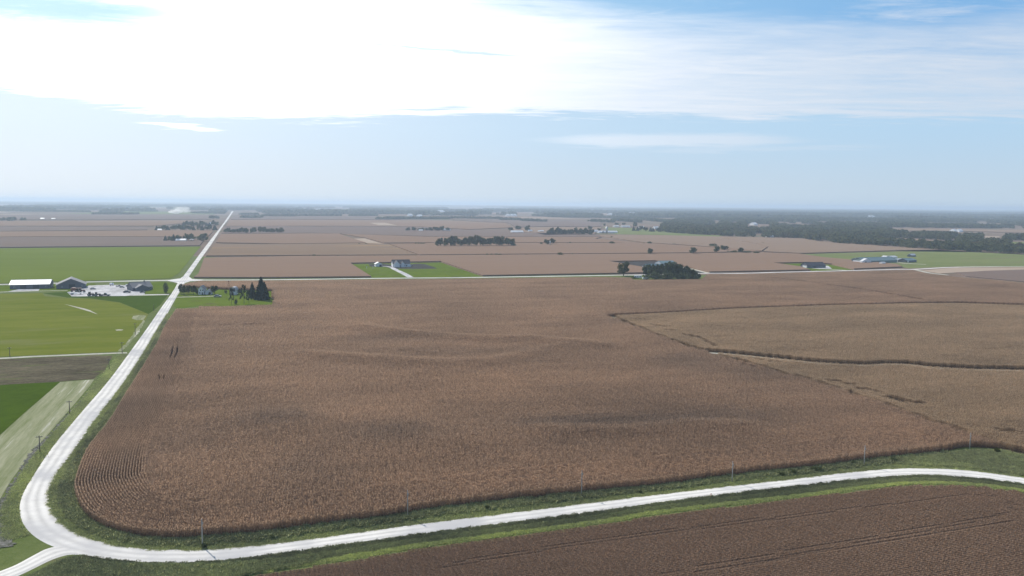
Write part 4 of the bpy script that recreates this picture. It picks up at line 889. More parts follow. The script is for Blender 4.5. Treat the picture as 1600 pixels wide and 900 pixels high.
wood('distant_woods', np.concatenate(hz), 'blue hazy bands of woods close under the horizon', 14, 30, 1.7)
Q = fill([(1000,338),(1200,340),(1400,342),(1720,344),(1720,334.8),(1400,331.4),(1150,328.6),(1000,329.6)], 36.0)
Q = Q[(np.sin(Q[:, 0]*.0021+2*np.sin(Q[:, 1]*.0009))+np.sin(Q[:, 1]*.0043+1.3*np.sin(Q[:, 0]*.0017)))+rng.normal(0, .25, len(Q)) > -.35]
wood('distant_woods', Q, 'hazy wooded rise behind the wood at the right', 10, 20, 1.9)

# ------------------------------------------------------------------ buildings
def gable(name, label, A, B, depth, hw, hr, wall, roof, ridge='along', cat='shed', over=.5, doors=(), windows=(), roof_t=.18, group=None):
    """gabled building; A, B: photo pixels of the foot of the wall that faces the camera.
    doors/windows: (face, x0, x1, z0, z1) in metres; face 'f' front, 'r' right end, 'l' left end"""
    a, b = G(*A), G(*B); d = (b-a).to_2d(); L = d.length; ang = math.atan2(d.y, d.x)
    r = bpy.data.objects.new(name, None); C.objects.link(r); r.location = (a.x, a.y, 0); r.rotation_euler = (0, 0, ang); tag(r, label, cat, group)
    D = depth
    if ridge == 'along':
        prof = [(0, 0), (D, 0), (D, hw), (D/2, hr), (0, hw)]; MB().prism(prof, 0, L).build('wall', wall, r)
        sl = (hr-hw)/(D/2)
        for s in (0, 1):
            y0 = -over if s == 0 else D+over; z0 = hw-over*sl+.04
            q = [(y0, z0), (D/2, hr+.04), (D/2, hr+.04+roof_t), (y0, z0+roof_t)]
            MB().prism(q, -over, L+over).build('roof', roof, r)
        MB().box(-over-.02, L+over+.02, D/2-.18, D/2+.18, hr+roof_t+.02, hr+roof_t+.12).build('ridge_cap', roof, r)
    else:
        P = [(0, 0), (L, 0), (L, hw), (L/2, hr), (0, hw)]
        MB().add([(x, 0, z) for x, z in P]+[(x, D, z) for x, z in P], [(0,1,2,3,4), (9,8,7,6,5)]+[(i, i+5, (i+1) % 5+5, (i+1) % 5) for i in range(5)]).build('wall', wall, r)
        sl = (hr-hw)/(L/2)
        for s in (0, 1):
            x0 = -over if s == 0 else L+over; z0 = hw-over*sl+.04; q = [(x0, z0), (L/2, hr+.04), (L/2, hr+.04+roof_t), (x0, z0+roof_t)]
            MB().add([(x, -over, z) for x, z in q]+[(x, D+over, z) for x, z in q], [(0,1,2,3), (7,6,5,4)]+[(i, i+4, (i+1) % 4+4, (i+1) % 4) for i in range(4)]).build('roof', roof, r)
    def opening(nm, f, x0, x1, z0, z1, m, t=.08):
        mb = MB()
        if f == 'f': mb.box(x0, x1, -t, .02, z0, z1)
        elif f == 'r': mb.box(L-.02, L+t, x0, x1, z0, z1)
        else: mb.box(-t, .02, x0, x1, z0, z1)
        return mb.build(nm, m, r)
    for dd in doors: opening('door', *dd[:5], MT[dd[5]] if len(dd) > 5 else MT['door'])
    for w in windows:
        o = opening('window', *w[:5], MT['glass'], .06)
        f, x0, x1, z0, z1 = w[:5]; e = .1; mb = MB()
        if f == 'f':
            mb.box(x0-e, x1+e, -.1, -.02, z1, z1+e).box(x0-e, x1+e, -.12, -.02, z0-e, z0).box(x0-e, x0, -.1, -.02, z0, z1).box(x1, x1+e, -.1, -.02, z0, z1)
            mb.build('frame', MT['trim'], o)
    return r
mp = m_per_px(50, 451)
gable('machine_shed', 'long dark grey shed with a bright white roof at the left edge', (15.5,452), (77.5,450.6), 17, 4.0, 7.4, MT['grey'], MT['tin_roof'], 'along', over=.6,
      doors=[('f', 8, 13, 0, 3.6), ('f', 18, 23, 0, 3.6), ('r', 5, 9, 0, 3.4)], windows=[('f', 3, 4, 1.4, 2.3), ('f', 28, 29, 1.4, 2.3), ('f', 33, 34, 1.4, 2.3)])
gable('machine_shed', 'big slate grey shed with low gable facing us beside the white roofed shed', (88,451.6), (134,450), 22, 3.4, 8.8, MT['grey'], MT['grey_roof'], 'across', over=.7,
      doors=[('f', 10, 15, 0, 3.8), ('r', 3, 8, 0, 3.0)], windows=[('f', 4, 5, 1.3, 2.2), ('f', 20, 21, 1.3, 2.2)])
def annex(parent_label): pass
h3 = gable('farmhouse', 'low dark grey house with broad grey roof beside the gravel yard', (208,455), (238,453), 15, 3.2, 7.0, MT['grey'], MT['grey_roof'], 'along', 'house', .7,
      doors=[('f', 4, 8.5, 0, 2.6, 'trim'), ('f', 10.2, 11.2, 0, 2.1)], windows=[('f', 13, 14.4, 1, 2.1), ('f', 16, 17.2, 1, 2.1), ('r', 4, 5.5, 1, 2.1), ('r', 9, 10.5, 1, 2.1)])
def wing(r, x0, x1, y0, y1, hw, hr, wall, roof):      # projecting front wing with its own gable
    w = x1-x0; P = [(x0, 0), (x1, 0), (x1, hw), ((x0+x1)/2, hr), (x0, hw)]
    MB().add([(x, y0, z) for x, z in P]+[(x, y1, z) for x, z in P], [(0,1,2,3,4), (9,8,7,6,5)]+[(i, i+5, (i+1) % 5+5, (i+1) % 5) for i in range(5)]).build('wing', wall, r)
    for s in (0, 1):
        xx = x0-.5 if s == 0 else x1+.5; z0 = hw-.5*(hr-hw)/(w/2)+.06; q = [(xx, z0), ((x0+x1)/2, hr+.06), ((x0+x1)/2, hr+.22), (xx, z0+.16)]
        MB().add([(x, y0-.5, z) for x, z in q]+[(x, y1, z) for x, z in q], [(0,1,2,3), (7,6,5,4)]+[(i, i+4, (i+1) % 4+4, (i+1) % 4) for i in range(4)]).build('wing_roof', roof, r)
wing(h3, 1.5, 12, -3.2, 5, 2.9, 5.4, MT['grey'], MT['grey_roof'])
MB().box(12, 12.8, 6.9, 7.7, 5, 8.2).build('chimney', MT['grey'], h3)
fh = gable('farmhouse', 'small white two storey farmhouse among dark trees by the crossing', (310,460.6), (318.5,460.6), 8, 5.0, 7.6, MT['white'], MT['grey_roof'], 'across', 'house', .35,
      doors=[('f', 2.9, 3.8, 0, 2.1)], windows=[('f', .8, 1.6, .9, 2.2), ('f', 1.6, 2.4, 3.3, 4.4), ('f', 3.4, 4.2, 3.3, 4.4), ('r', 2, 3, .9, 2.2), ('r', 5, 6, 3.3, 4.4)])
wing(fh, 5.2, 10.2, 1.2, 7, 2.7, 4.4, MT['white'], MT['grey_roof'])
# arched shed
def domed(label, A, B, depth, h):
    a, b = G(*A), G(*B); L = (b-a).length; r = bpy.data.objects.new('arched_shed', None); C.objects.link(r); r.location = (a.x, a.y, 0); r.rotation_euler = (0, 0, math.atan2(b.y-a.y, b.x-a.x)); tag(r, label, 'shed')
    n = 10; arc = [(L/2-L/2*math.cos(math.pi*i/n), h*.52+h*.48*math.sin(math.pi*i/n)) for i in range(n+1)]; P = [(0, 0)]+arc+[(L, 0)]; k = len(P)
    MB().add([(x, 0, z) for x, z in P]+[(x, depth, z) for x, z in P], [tuple(range(k)), tuple(range(k, 2*k))[::-1], (0, k, 2*k-1, k-1)]+[(i, i+k, i+1+k, i+1) for i in (0, k-2)]).build('wall', MT['white'], r)
    out = [(L/2-(L/2+.25)*math.cos(math.pi*i/n), h*.52+(h*.48+.25)*math.sin(math.pi*i/n)) for i in range(n+1)]; inn = [(L/2-(L/2+.05)*math.cos(math.pi*i/n), h*.52+(h*.48+.05)*math.sin(math.pi*i/n)) for i in range(n+1)]
    V = [(x, -.5, z) for x, z in out]+[(x, depth+.5, z) for x, z in out]+[(x, -.5, z) for x, z in inn]+[(x, depth+.5, z) for x, z in inn]; m = n+1
    F = [(i, i+1, i+1+m, i+m) for i in range(n)]+[(i+2*m, i+3*m, i+1+3*m, i+1+2*m) for i in range(n)]+[(i, i+2*m, i+1+2*m, i+1) for i in range(n)]+[(i+m, i+1+m, i+1+3*m, i+3*m) for i in range(n)]
    MB().add(V, F).build('roof', MT['dull_tin'], r); MB().box(L*.12, L*.88, -.1, .02, h*.42, h*.86).build('hayloft_door', MT['door'], r)
    MB().box(L*.36, L*.64, -.1, .02, 0, h*.33).build('door', MT['door'], r)
domed('small barn with rounded pale roof and dark upper front on the farm lawn', (359,460.6), (368.5,460.6), 8, 6.4)
tw = link('red_tank', mesh('t', [], []), None); bpy.data.objects.remove(tw)
def tower():
    p = G(357.5, 451.5); r = bpy.data.objects.new('windmill_tower', None); C.objects.link(r); r.location = (p.x, p.y, 0); tag(r, 'thin rusty red tower rising behind the rounded barn', 'tower')
    for i, (sx, sy) in enumerate(((1, 1), (1, -1), (-1, 1), (-1, -1))): MB().tube((sx*.9, sy*.9, 0), (sx*.2, sy*.2, 6.6), .10, .07, 5).build('leg', MT['rust'], r)
    m = MB()
    for z in (1.6, 3.2, 4.8): w = .9-.7*z/6.6; m.box(-w, w, -w-.03, -w+.03, z, z+.08).box(-w, w, w-.03, w+.03, z, z+.08).box(-w-.03, -w+.03, -w, w, z, z+.08).box(w-.03, w+.03, -w, w, z, z+.08)
    m.build('brace', MT['rust'], r); MB().box(-.35, .35, -.35, .35, 6.5, 7.6).build('head', MT['rust'], r)
tower()
# farm with the wide lawn
f2 = gable('farmhouse', 'white house with dark steep roofs on the wide lawn beyond the cross road', (614,417.4), (641,417), 13, 4.4, 8.6, MT['white'], MT['dark_roof'], 'along', 'house', .5,
      doors=[('f', 8.5, 9.6, 0, 2.2), ('f', 19, 23, 0, 2.6, 'white')], windows=[('f', 11, 12.5, 1, 2.3), ('f', 14, 15.5, 1, 2.3), ('f', 16.5, 18, 1, 2.3), ('f', 24, 25.2, 1, 2.3), ('r', 3, 4.5, 1, 2.3)])
wing(f2, 1, 8, -3.5, 6, 4.2, 8.0, MT['white'], MT['dark_roof']); wing(f2, 10, 14.5, -1.5, 6, 4.3, 7.0, MT['white'], MT['dark_roof'])
gable('garage', 'small white garage with a dark door left of the drive on the wide lawn', (587,416.8), (597,416.6), 8, 3.4, 5.4, MT['white'], MT['tin_roof'], 'across', 'garage', .4, doors=[('f', 4.6, 7.6, 0, 2.8)])
# farm behind the dark grove
gable('machine_shed', 'tall white shed with a dark door and pale roof behind the dark grove', (1034,417.6), (1056,417), 16, 5.0, 7.6, MT['tin'], MT['bluegreen'], 'along', over=.5, doors=[('f', 13.5, 17, 0, 4.2)])
gable('machine_shed', 'low grey roofed shed with a white left end behind the grove', (1010,420), (1036,419.4), 10, 3.0, 5.6, MT['grey'], MT['bluegreen'], 'along', over=.4, doors=[('l', 1, 9, .2, 2.9, 'tin')], windows=[('f', 4, 5, 1, 2), ('f', 10, 11, 1, 2)])
gable('storage_box', 'small white shed at the left end of the low grey one', (1008.6,420.4), (1013,420.4), 4, 3.2, 4.0, MT['tin'], MT['tin_roof'], 'along', over=.2, doors=[('f', 1, 2, 0, 2.2)])
# farm further right
gable('farmhouse', 'dark roofed house with a white end beside pale gravel right of centre', (1262,419), (1290,418.4), 14, 3.2, 7.0, MT['grey'], MT['dark_roof'], 'along', 'house', .5, doors=[('l', 2, 10, .2, 3.0, 'white'), ('f', 9, 13, 0, 2.6)], windows=[('f', 4, 5.5, 1, 2.2), ('f', 17, 18.5, 1, 2.2), ('f', 21, 22.5, 1, 2.2)])
gable('garage', 'small white garage touching the left of the dark roofed house', (1257,418.4), (1262.6,418.6), 8, 3.4, 5.6, MT['white'], MT['tin_roof'], 'across', 'garage', .4, doors=[('f', 1, 4, 0, 2.6)])
g = 'sheds of the green roofed farm'
gable('livestock_shed', 'long shed with green grey roof and white left end on the pasture', (1350,411.6), (1402,410), 22, 3.4, 7.6, MT['bluegreen'], MT['bluegreen'], 'along', over=.5, doors=[('l', 2, 20, .1, 3.3, 'tin'), ('f', 8, 11, 0, 3)], group=g)
gable('livestock_shed', 'white gabled front at the left end of the long green roofed shed', (1347,411.9), (1361,411.6), 5, 3.2, 7.0, MT['tin'], MT['tin_roof'], 'across', over=.3, doors=[('f', 5, 8, 0, 2.8)], group=g)
gable('livestock_shed', 'low green grey shed left of the long shed with white end wall', (1341,408.5), (1352,408), 12, 2.8, 4.6, MT['bluegreen'], MT['bluegreen'], 'along', over=.4, group=g)
gable('storage_box', 'tiny white shed at the far left of the green roofed farm', (1336.6,408.4), (1340,408.4), 4, 3, 4.2, MT['tin'], MT['tin_roof'], 'across', over=.2, group=g, doors=[('f', .8, 1.8, 0, 2)])
gable('livestock_shed', 'white shed behind the long green roofed shed, left one', (1384,404.4), (1390,404.2), 8, 2.6, 4.4, MT['tin'], MT['tin_roof'], 'across', over=.3, group=g)
gable('livestock_shed', 'white flat fronted shed behind the long green roofed shed, right one', (1393,404.4), (1402,404), 9, 2.8, 4.2, MT['tin'], MT['tin_roof'], 'along', over=.3, group=g)
gable('livestock_shed', 'white shed at the right end of the long green roofed shed', (1403,409.4), (1415,409), 9, 3, 4.8, MT['tin'], MT['tin_roof'], 'along', over=.3, group=g, doors=[('f', 5, 8, 0, 2.4)])
gable('livestock_shed', 'grey blue shed at the right end of the green roofed farm', (1417,410.4), (1432,409.6), 14, 3, 5.6, MT['grey'], MT['bluegreen'], 'along', over=.4, group=g, doors=[('f', 1, 5, .2, 2.7, 'tin')])
gable('livestock_shed', 'small white roofed hut furthest right and back of the green roofed farm', (1424,401.4), (1431,401), 7, 2.6, 4.6, MT['grey'], MT['tin_roof'], 'along', over=.3, group=g)
gable('storage_box', 'small white shed standing in front of the long green roofed shed', (1378,413.8), (1384,413.6), 5, 2.8, 4.0, MT['tin'], MT['tin_roof'], 'along', over=.2, group=g)
# far farms: seen a few pixels high
g = 'far white farm roofs'
far = [(800,818,364,20,3,6.5,'long white shed far off, left of the dense tree row'),(826,832,362.4,10,3,6,'small white shed between trees right of the long white one'),(842,850,362.6,12,3,5,'pale shed at the left end of the dense tree row'),
       (927,935,363.6,14,4,8,'white shed right of the dense tree row'),(936,948,364,14,3,6,'grey shed left of the silo'),(950,965,364,16,3,6,'long pale shed right of the silo'),(960,968,354.6,14,3,5,'left pale shed on the far green strip'),(972,985,355,14,3,5.5,'right pale shed on the far green strip'),
       (1001,1007,356.6,16,4,7,'white shed among trees at the end of the far green strip'),(1023,1030,358,16,5,9,'bright white shed against the wood'),(692,704,361,20,3,7,'white roof at the right end of the broken tree row'),(655,661,361.4,12,2.5,5,'small pale roof in the broken tree row'),
       (274,290,377.6,16,3,5.5,'long pale roof among the nearer left farmstead trees'),(296,301,376.6,12,3,5.5,'small pale roof right of the long pale one, left farmstead'),(246,252,360.6,14,2.5,5,'white roof at the left end of the further left farmstead'),(274,280,353.8,12,3,5,'white roof behind the further left farmstead trees'),
       (328,332,351.6,16,4,9,'white gable between the back trees near the straight road'),(1491,1495,362.6,20,5,10,'left one of two white barns in the clearing of the wood'),(1499,1505,362.8,20,5,10,'right one of two white barns in the clearing of the wood'),(1200,1209,371.2,12,3,6,'blue grey hut against the near edge of the wood'),
       (1178,1184,352.2,30,6,12,'white roof deep in the wood, upper left'),(1360,1367,339.8,40,8,16,'white roof near the horizon above the wood'),(1552,1562,345,40,7,13,'long pale roof near the horizon at the right'),(498,505,329.4,60,8,18,'white building on the horizon at centre left'),
       (688,695,331.6,60,8,18,'white building near the horizon above the woodlot'),(640,645,338,40,8,15,'left white roof in the far belt above the woodlot'),(655,660,339,40,7,14,'right white roof in the far belt above the woodlot'),(794,797,338.4,40,9,16,'left one of three far white roofs at centre'),
       (800,803,338.4,40,9,16,'middle one of three far white roofs at centre'),(805,808,338.4,40,9,16,'right one of three far white roofs at centre'),(536,542,333.8,40,6,12,'white roof between two far belts'),(982,995,335,60,9,17,'wide white building on the horizon right of centre'),
       (955,959,336.2,50,8,15,'small white building on the horizon right of centre'),(63,69,342.8,20,3,6,'white roof on the far plain at the left'),(80,86,342.8,20,3,5,'second white roof on the far plain at the left'),(14,20,344.8,30,4,9,'low white roof at the far left edge of the plain'),(24,31,323.6,90,10,22,'white building on the horizon at the far left'),
       (870,880,332,60,8,16,'white building on the horizon above the pair of trees'),(1003,1009,335.5,50,8,15,'pale building on the horizon above the far farm')]
for x0, x1, y, D, hw, hr, lb in far: gable('far_barn', lb, (x0, y), (x1, y), D, hw, hr, MT['tin'], MT['tin_roof'], 'along', 'barn', .4, group=g)
def silo(px, py, hp, wp, label):
    p = G(px, py); k = m_per_px(px, py); r = bpy.data.objects.new('silo', None); C.objects.link(r); r.location = (p.x, p.y, 0); tag(r, label, 'silo')
    MB().tube((0,0,0), (0,0,hp*k), wp*k/2, wp*k/2, 14).build('wall', MT['silver'], r, True); MB().tube((0,0,hp*k), (0,0,hp*k*1.15), wp*k/2, wp*k/8, 14).build('dome', MT['tin_roof'], r, True)
silo(948, 364, 9, 3, 'tall pale silo of the far farm'); silo(942, 364, 3.4, 3, 'short round bin left of the tall silo')
silo(859.5, 384, 7, 1.6, 'thin pale silo standing before the pair of trees')

# ------------------------------------------------------------------ utility poles
def pole(px, py, hpx, label, mat='pole', arm=False, lean=0.0):
    p = G(px, py); H = hpx*m_per_px(px, py); r = bpy.data.objects.new('utility_pole', None); C.objects.link(r); r.location = (p.x, p.y, 0); r.rotation_euler = (0, lean, .3)
    tag(r, label, 'utility pole', 'wooden poles along the roads'); MB().tube((0,0,0), (0,0,H), .17, .11, 8).build('post', MT[mat], r, True)
    if arm:
        a = MB().box(-1.0, 1.0, -.06, .06, H-.55, H-.38).build('crossarm', MT[mat], r)
        for x in (-.9, -.45, .45, .9): MB().tube((x, 0, H-.38), (x, 0, H-.2), .05, .04, 6).build('insulator', MT['tin'], a)
    else:
        MB().tube((0,0,H), (0,0,H+.22), .05, .04, 6).build('insulator', MT['tin'], r); MB().box(.1, .3, -.12, .12, H-1.2, H-.7).build('bracket', MT[mat], r)
for i, (x, y, h) in enumerate([(316.5,855,47),(637,808,44),(908.6,775,42),(1143.8,753.6,34),(1350,728,33),(1515,702.5,27)]):
    pole(x, y, h, ['pale pole in the bush nearest the road bend', 'pale pole second along the lower road, left of centre', 'pale pole third along the lower road, right of centre', 'pale pole fourth along the lower road', 'pale pole fifth along the lower road, near its crest', 'short pale pole at the field corner on the far right'][i])
for x, y, h, lb in [(62.5,707,28,'dark pole with crossarm lowest beside the stony ditch'), (109,647,22,'dark pole halfway up the stony ditch'), (170.7,577.6,18,'dark pole at the corner of the stubble field'), (191,552,18,'dark pole where the narrow lane meets the road'),
        (211.5,523.5,19,'dark pole beside the hay field near the sandy patch'), (240.5,486,10,'small dark pole below the farm lane junction'), (15.5,558,16,'dark pole alone on the narrow lane at the left edge')]:
    pole(x, y, h, lb, 'pole_dark', arm=h > 15)
def guy():
    p = G(62.5, 707); q = G(77, 716); v = q-p; a = MB().tube((0,0,5.2), (v.x, v.y, 0), .035, .035, 5).build('guy_wire', MT['pole_dark']); a.location = (p.x, p.y, 0); tag(a, 'slanting guy wire of the lowest dark pole by the ditch', 'guy wire')
guy()
def marker():
    p = G(1111, 776.5); r = bpy.data.objects.new('road_marker', None); C.objects.link(r); r.location = (p.x, p.y, .1); tag(r, 'tiny orange marker post on the edge of the lower road', 'marker post')
    MB().tube((0,0,0), (0,0,.7), .06, .05, 8).build('post', MT['orange'], r); MB().box(-.16, .16, -.03, .03, .62, .9).build('reflector', MT['orange'], r)
marker()
def bushes():
    L = [(316,858,9,11,'leafy bush around the foot of the pole nearest the bend'),(425,843,7,9,'small bush against the corn left of centre'),(762,797,8,8,'bush in the verge left of the centre pole'),(1000,772,6,6,'small bush by the corn right of the third pole'),(1222,744,7,10,'dark bush in the verge right of the fourth pole'),(1240,741,8,12,'wide dark bush right of the fourth pole, second of three'),(1276,737,8,14,'dark bush right of the fourth pole, third of three'),(1335,726,6,9,'bush just left of the fifth pole'),(862,780,6,3,'tiny green stem before the third pole'),(1398,722,7,12,'low bush in the wide right verge, left part'),(1560,708,7,10,'yellow green bush at the far right field corner')]
    for x, y, h, w, lb in L: tree('olive' if 'yellow' in lb else 'shrub', x, y, h, w, lb, 'bushes in the verge of the lower road')
bushes()
def lotpost():
    for i, (x, y) in enumerate([(582.5,420.2),(573,419.4)]):
        p = G(x, y); r = bpy.data.objects.new('sign_post', None); C.objects.link(r); r.location = (p.x, p.y, 0); tag(r, ['pale upright post left of the small garage', 'second pale post further left on the wide lawn'][i], 'post')
        MB().tube((0,0,0), (0,0,2.6), .18, .15, 8).build('post', MT['trim'], r); MB().box(-.5, .5, -.08, .08, 1.5, 2.6).build('board', MT['trim'], r)
lotpost()

# ------------------------------------------------------------------ vehicles and implements
def wheel(parent, x, y, r, w, n='wheel'):
    o = MB().tube((x, y-w/2, r), (x, y+w/2, r), r, r, 12).build(n, MT['black'], parent); MB().tube((x, y-w/2-.02, r), (x, y+w/2+.02, r), r*.55, r*.55, 10).build('rim', MT['silver'], o); return o
def vehicle(kind, px, py, yaw, mat, label, s=1.0):
    p = G(px, py); r = bpy.data.objects.new(kind, None); C.objects.link(r); r.location = (p.x, p.y, .1); r.rotation_euler = (0, 0, yaw); r.scale = (s, s, s)
    tag(r, label, {'parked_car': 'car', 'pickup_truck': 'truck', 'tractor': 'tractor', 'flat_trailer': 'trailer', 'camper_trailer': 'trailer', 'fuel_tank': 'tank', 'combine_harvester': 'combine'}[kind])
    m = MT[mat]
    def side(prof, w, name, mm): return MB().prism([(x, z) for x, z in prof], -w, w)
    if kind in ('parked_car', 'pickup_truck'):
        pk = kind == 'pickup_truck'; L = 2.7 if pk else 2.25
        b = MB(); prof = [(-L,.35),(L,.35),(L,.75),(L-.15,.88),(.95,.98),(-L+.1,1.0 if not pk else 1.05),(-L,.8)]; k = len(prof)
        b.add([(x,-.9,z) for x, z in prof]+[(x,.9,z) for x, z in prof], [tuple(range(k)), tuple(range(k,2*k))[::-1]]+[(i, i+k, (i+1)%k+k, (i+1)%k) for i in range(k)]).build('body', m, r)
        cab = [(-.35 if pk else -1.7, 1.0),(1.1,.97),(.45,1.5 if not pk else 1.7),(-.3 if pk else -1.2, 1.52 if not pk else 1.72)]; k = 4
        MB().add([(x,-.78,z) for x, z in cab[:2]]+[(x,-.66,z) for x, z in cab[2:]]+[(x,.78,z) for x, z in cab[:2]]+[(x,.66,z) for x, z in cab[2:]], [(0,1,2,3),(7,6,5,4)]+[(i, i+4, (i+1)%4+4, (i+1)%4) for i in range(4)]).build('window', MT['glass'], r)
        MB().box(cab[3][0]-.02, .47, -.68, .68, cab[2][1]-.02, cab[2][1]+.07).build('roof', m, r)
        for x in (-L*.62, L*.62):
            for y in (-.85, .85): wheel(r, x, y, .36, .24)
        for y in (-.65, .65): MB().box(L-.03, L+.03, y-.18, y+.18, .6, .76).build('headlight', MT['lamp'], r)
    elif kind == 'tractor':
        MB().box(-.2, 2.3, -.45, .45, .9, 1.75).build('hood', m, r); MB().box(-1.3, .1, -.6, .6, .9, 1.5).build('body', m, r)
        MB().box(-1.2, .0, -.72, .72, 1.5, 2.75).build('cab', MT['glass'], r); MB().box(-1.3, .15, -.82, .82, 2.75, 2.9).build('roof', m, r)
        for y in (-1.05, 1.05): wheel(r, -.8, y, .95, .5); wheel(r, 1.8, y*.8, .6, .32)
        MB().tube((1.2,.2,1.75), (1.2,.2,2.6), .06, .06, 6).build('exhaust', MT['black'], r)
    elif kind == 'combine_harvester':
        MB().box(-3.2, 1.6, -1.3, 1.3, 1.1, 3.2).build('body', m, r); MB().box(1.6, 3.0, -.9, .9, 1.5, 3.4).build('cab', MT['glass'], r); MB().box(1.5, 3.15, -1.0, 1.0, 3.4, 3.55).build('roof', m, r)
        MB().box(-2.4, .8, -1.5, 1.5, 3.2, 3.9).build('grain_tank', m, r); MB().box(3.2, 4.4, -2.6, 2.6, .25, 1.0).build('header', m, r)
        for y in (-1.5, 1.5): wheel(r, 1.3, y, .95, .6); wheel(r, -2.5, y, .6, .4)
    elif kind == 'flat_trailer':
        MB().box(-5.5, 5.5, -1.25, 1.25, .95, 1.2).build('deck', m, r); MB().box(-5.5, -5.2, -1.25, 1.25, 1.2, 2.2).build('headboard', m, r); MB().box(5.5, 7.0, -.1, .1, .8, .95).build('hitch', MT['black'], r)
        for x in (-3.6, -2.6, 3.4): 
            for y in (-1.05, 1.05): wheel(r, x, y, .42, .3)
        MB().box(-4.8, 0.8, -1.0, 1.0, 1.2, 1.75).build('load', MT['trim'], r)
    elif kind == 'camper_trailer':
        prof = [(-4,.6),(3.6,.6),(4.2,1.3),(4.0,2.7),(3.4,3.1),(-3.8,3.1),(-4.1,2.7)]; k = len(prof)
        MB().add([(x,-1.2,z) for x, z in prof]+[(x,1.2,z) for x, z in prof], [tuple(range(k)), tuple(range(k,2*k))[::-1]]+[(i, i+k, (i+1)%k+k, (i+1)%k) for i in range(k)]).build('body', m, r)
        for x in (-2.6, -.6, 2.4): MB().box(x-.5, x+.5, -1.24, -1.18, 1.7, 2.4).build('window', MT['glass'], r)
        MB().box(.6, 1.3, -1.25, -1.18, .7, 2.6).build('door', MT['trim'], r)
        for x in (-.9, .1):
            for y in (-1.1, 1.1): wheel(r, x, y, .42, .28)
    else:
        MB().tube((-1.6,0,1.5), (1.6,0,1.5), 1.0, 1.0, 14).build('tank', m, r, True)
        for x in (-1.1, 1.1): MB().box(x-.12, x+.12, -.7, .7, 0, .75).build('leg', MT['black'], r)
    return r
vehicle('combine_harvester', 117, 456.2, .25, 'rust', 'rusty red harvester in front of the slate grey shed', .95)
vehicle('tractor', 127, 456.8, .2, 'rust', 'dark red tractor right of the harvester', 1.3)
vehicle('flat_trailer', 119, 460.2, .25, 'trim', 'long white trailer parked at the left end of the gravel yard', 1.0)
vehicle('tractor', 141.5, 462.6, .1, 'black', 'black tractor left of three at the front of the yard', 1.2)
vehicle('tractor', 152, 462.8, .3, 'black', 'black tractor in the middle of three at the front of the yard', 1.15)
vehicle('pickup_truck', 164, 462.6, .2, 'darkcar', 'dark truck right of the two black tractors', 1.5)
vehicle('parked_car', 198.5, 457.6, .2, 'darkcar', 'dark car parked in the yard left of the low grey house', 1.35)
vehicle('parked_car', 145.5, 452.2, .3, 'silver', 'grey car alone in the middle left of the yard', 1.1)
vehicle('fuel_tank', 174.6, 446.4, .1, 'tin', 'white tank at the back of the gravel yard', 1.0)
vehicle('pickup_truck', 186, 448, .3, 'darkcar', 'dark pickup at the back of the gravel yard', 1.0)
vehicle('parked_car', 191, 449.6, .1, 'silver', 'silver car right of the dark pickup at the back of the yard', 1.0)
vehicle('camper_trailer', 201, 447.4, .5, 'tin', 'small white trailer at the back corner near the low grey house', .6)
vehicle('tractor', 203, 451.5, 1.0, 'darkcar', 'small dark tractor by the left wall of the low grey house', .9)
vehicle('parked_car', 223, 457.6, .2, 'darkcar', 'dark car in front of the low grey house', 1.0)
vehicle('parked_car', 340, 464.4, .1, 'silver', 'silver car parked at the end of the farmhouse drive', 1.35)
vehicle('camper_trailer', 997, 435.2, -.15, 'tin', 'long white camper left of the dark grove', 1.05)
vehicle('camper_trailer', 1008, 436.8, .1, 'tin', 'short pale camper touching the dark grove', .75)

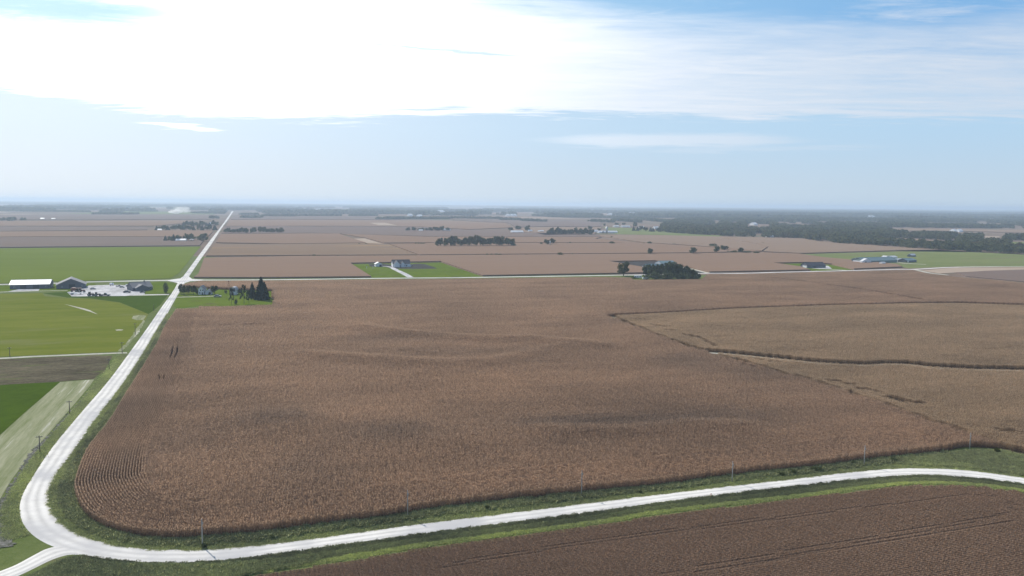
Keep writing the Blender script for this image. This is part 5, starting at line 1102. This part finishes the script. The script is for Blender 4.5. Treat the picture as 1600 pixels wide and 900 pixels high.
# ------------------------------------------------------------------ air
def vol(name, V, F, dens, col, an, label=None):
    m, nt, out = new_mat(name+'_air'); pv = nd(nt, 'ShaderNodeVolumePrincipled', {'Color': (*col, 1), 'Density': dens, 'Anisotropy': an}); nt.links.new(pv.outputs[0], out.inputs['Volume'])
    o = link(name, mesh(name, V, F, m)); return tag(o, label, kind='stuff')
b = MB().box(-39000, 39000, -4500, FAR+900, -1.0, 118.0)
vol('haze', b.V, b.F, 1.0e-4, (.66, .82, 1.0), .2, 'thin pale haze lying over the whole plain')
def puff(name, px, py, wp, hp, dens, label, seed):
    p = G(px, py); k = m_per_px(px, py); bm = bmesh.new(); bmesh.ops.create_icosphere(bm, subdivisions=3, radius=1.0); rr = random.Random(seed)
    ph = [rr.uniform(0, 6) for _ in range(6)]
    for v in bm.verts:
        c = v.co; s = 1+.22*math.sin(4*c.x+ph[0])*math.cos(3*c.z+ph[1])+.15*math.sin(7*c.y+5*c.x+ph[2]); v.co = Vector((c.x*wp/2*k*s+max(0, c.z)*k*wp*.15, c.y*wp/2*k*s, c.z*hp/2*k*s+hp/2*k*1.05))
    me = bpy.data.meshes.new(name); bm.to_mesh(me); bm.free()
    m, nt, out = new_mat(name+'_vapour'); pv = nd(nt, 'ShaderNodeVolumePrincipled', {'Color': (.98, .97, .96, 1), 'Density': dens, 'Anisotropy': .3}); nt.links.new(pv.outputs[0], out.inputs['Volume'])
    me.materials.append(m); o = link(name, me); o.location = (p.x, p.y, 0); tag(o, label, kind='stuff')
puff('dust_cloud', 274, 334.4, 17, 6.5, .045, 'white dust cloud over the far fields left of the straight road', 3)
puff('dust_cloud', 282, 333.6, 30, 11, .009, 'thin drifting edge of the far white dust cloud', 8)

def smoke():
    p = G(1508, 353); k = m_per_px(1508, 353); V = []; F = []; n = 8
    for i in range(9):
        t = i/8; w = (.5+2.0*t)*k; cx = -1.6*t*t*k
        for j in range(n): V.append((cx+math.cos(j*6.283/n)*w/2, math.sin(j*6.283/n)*w/2, .5+t*13*k))
    for i in range(8):
        for j in range(n): F.append((i*n+j, i*n+(j+1) % n, (i+1)*n+(j+1) % n, (i+1)*n+j))
    F += [tuple(range(n))[::-1], tuple(range(8*n, 9*n))]
    o = vol('smoke_column', V, F, .006, (.95, .95, .95), .3, 'thin column of pale smoke rising from the wood at the right'); o.location = (p.x, p.y, 0)
smoke()
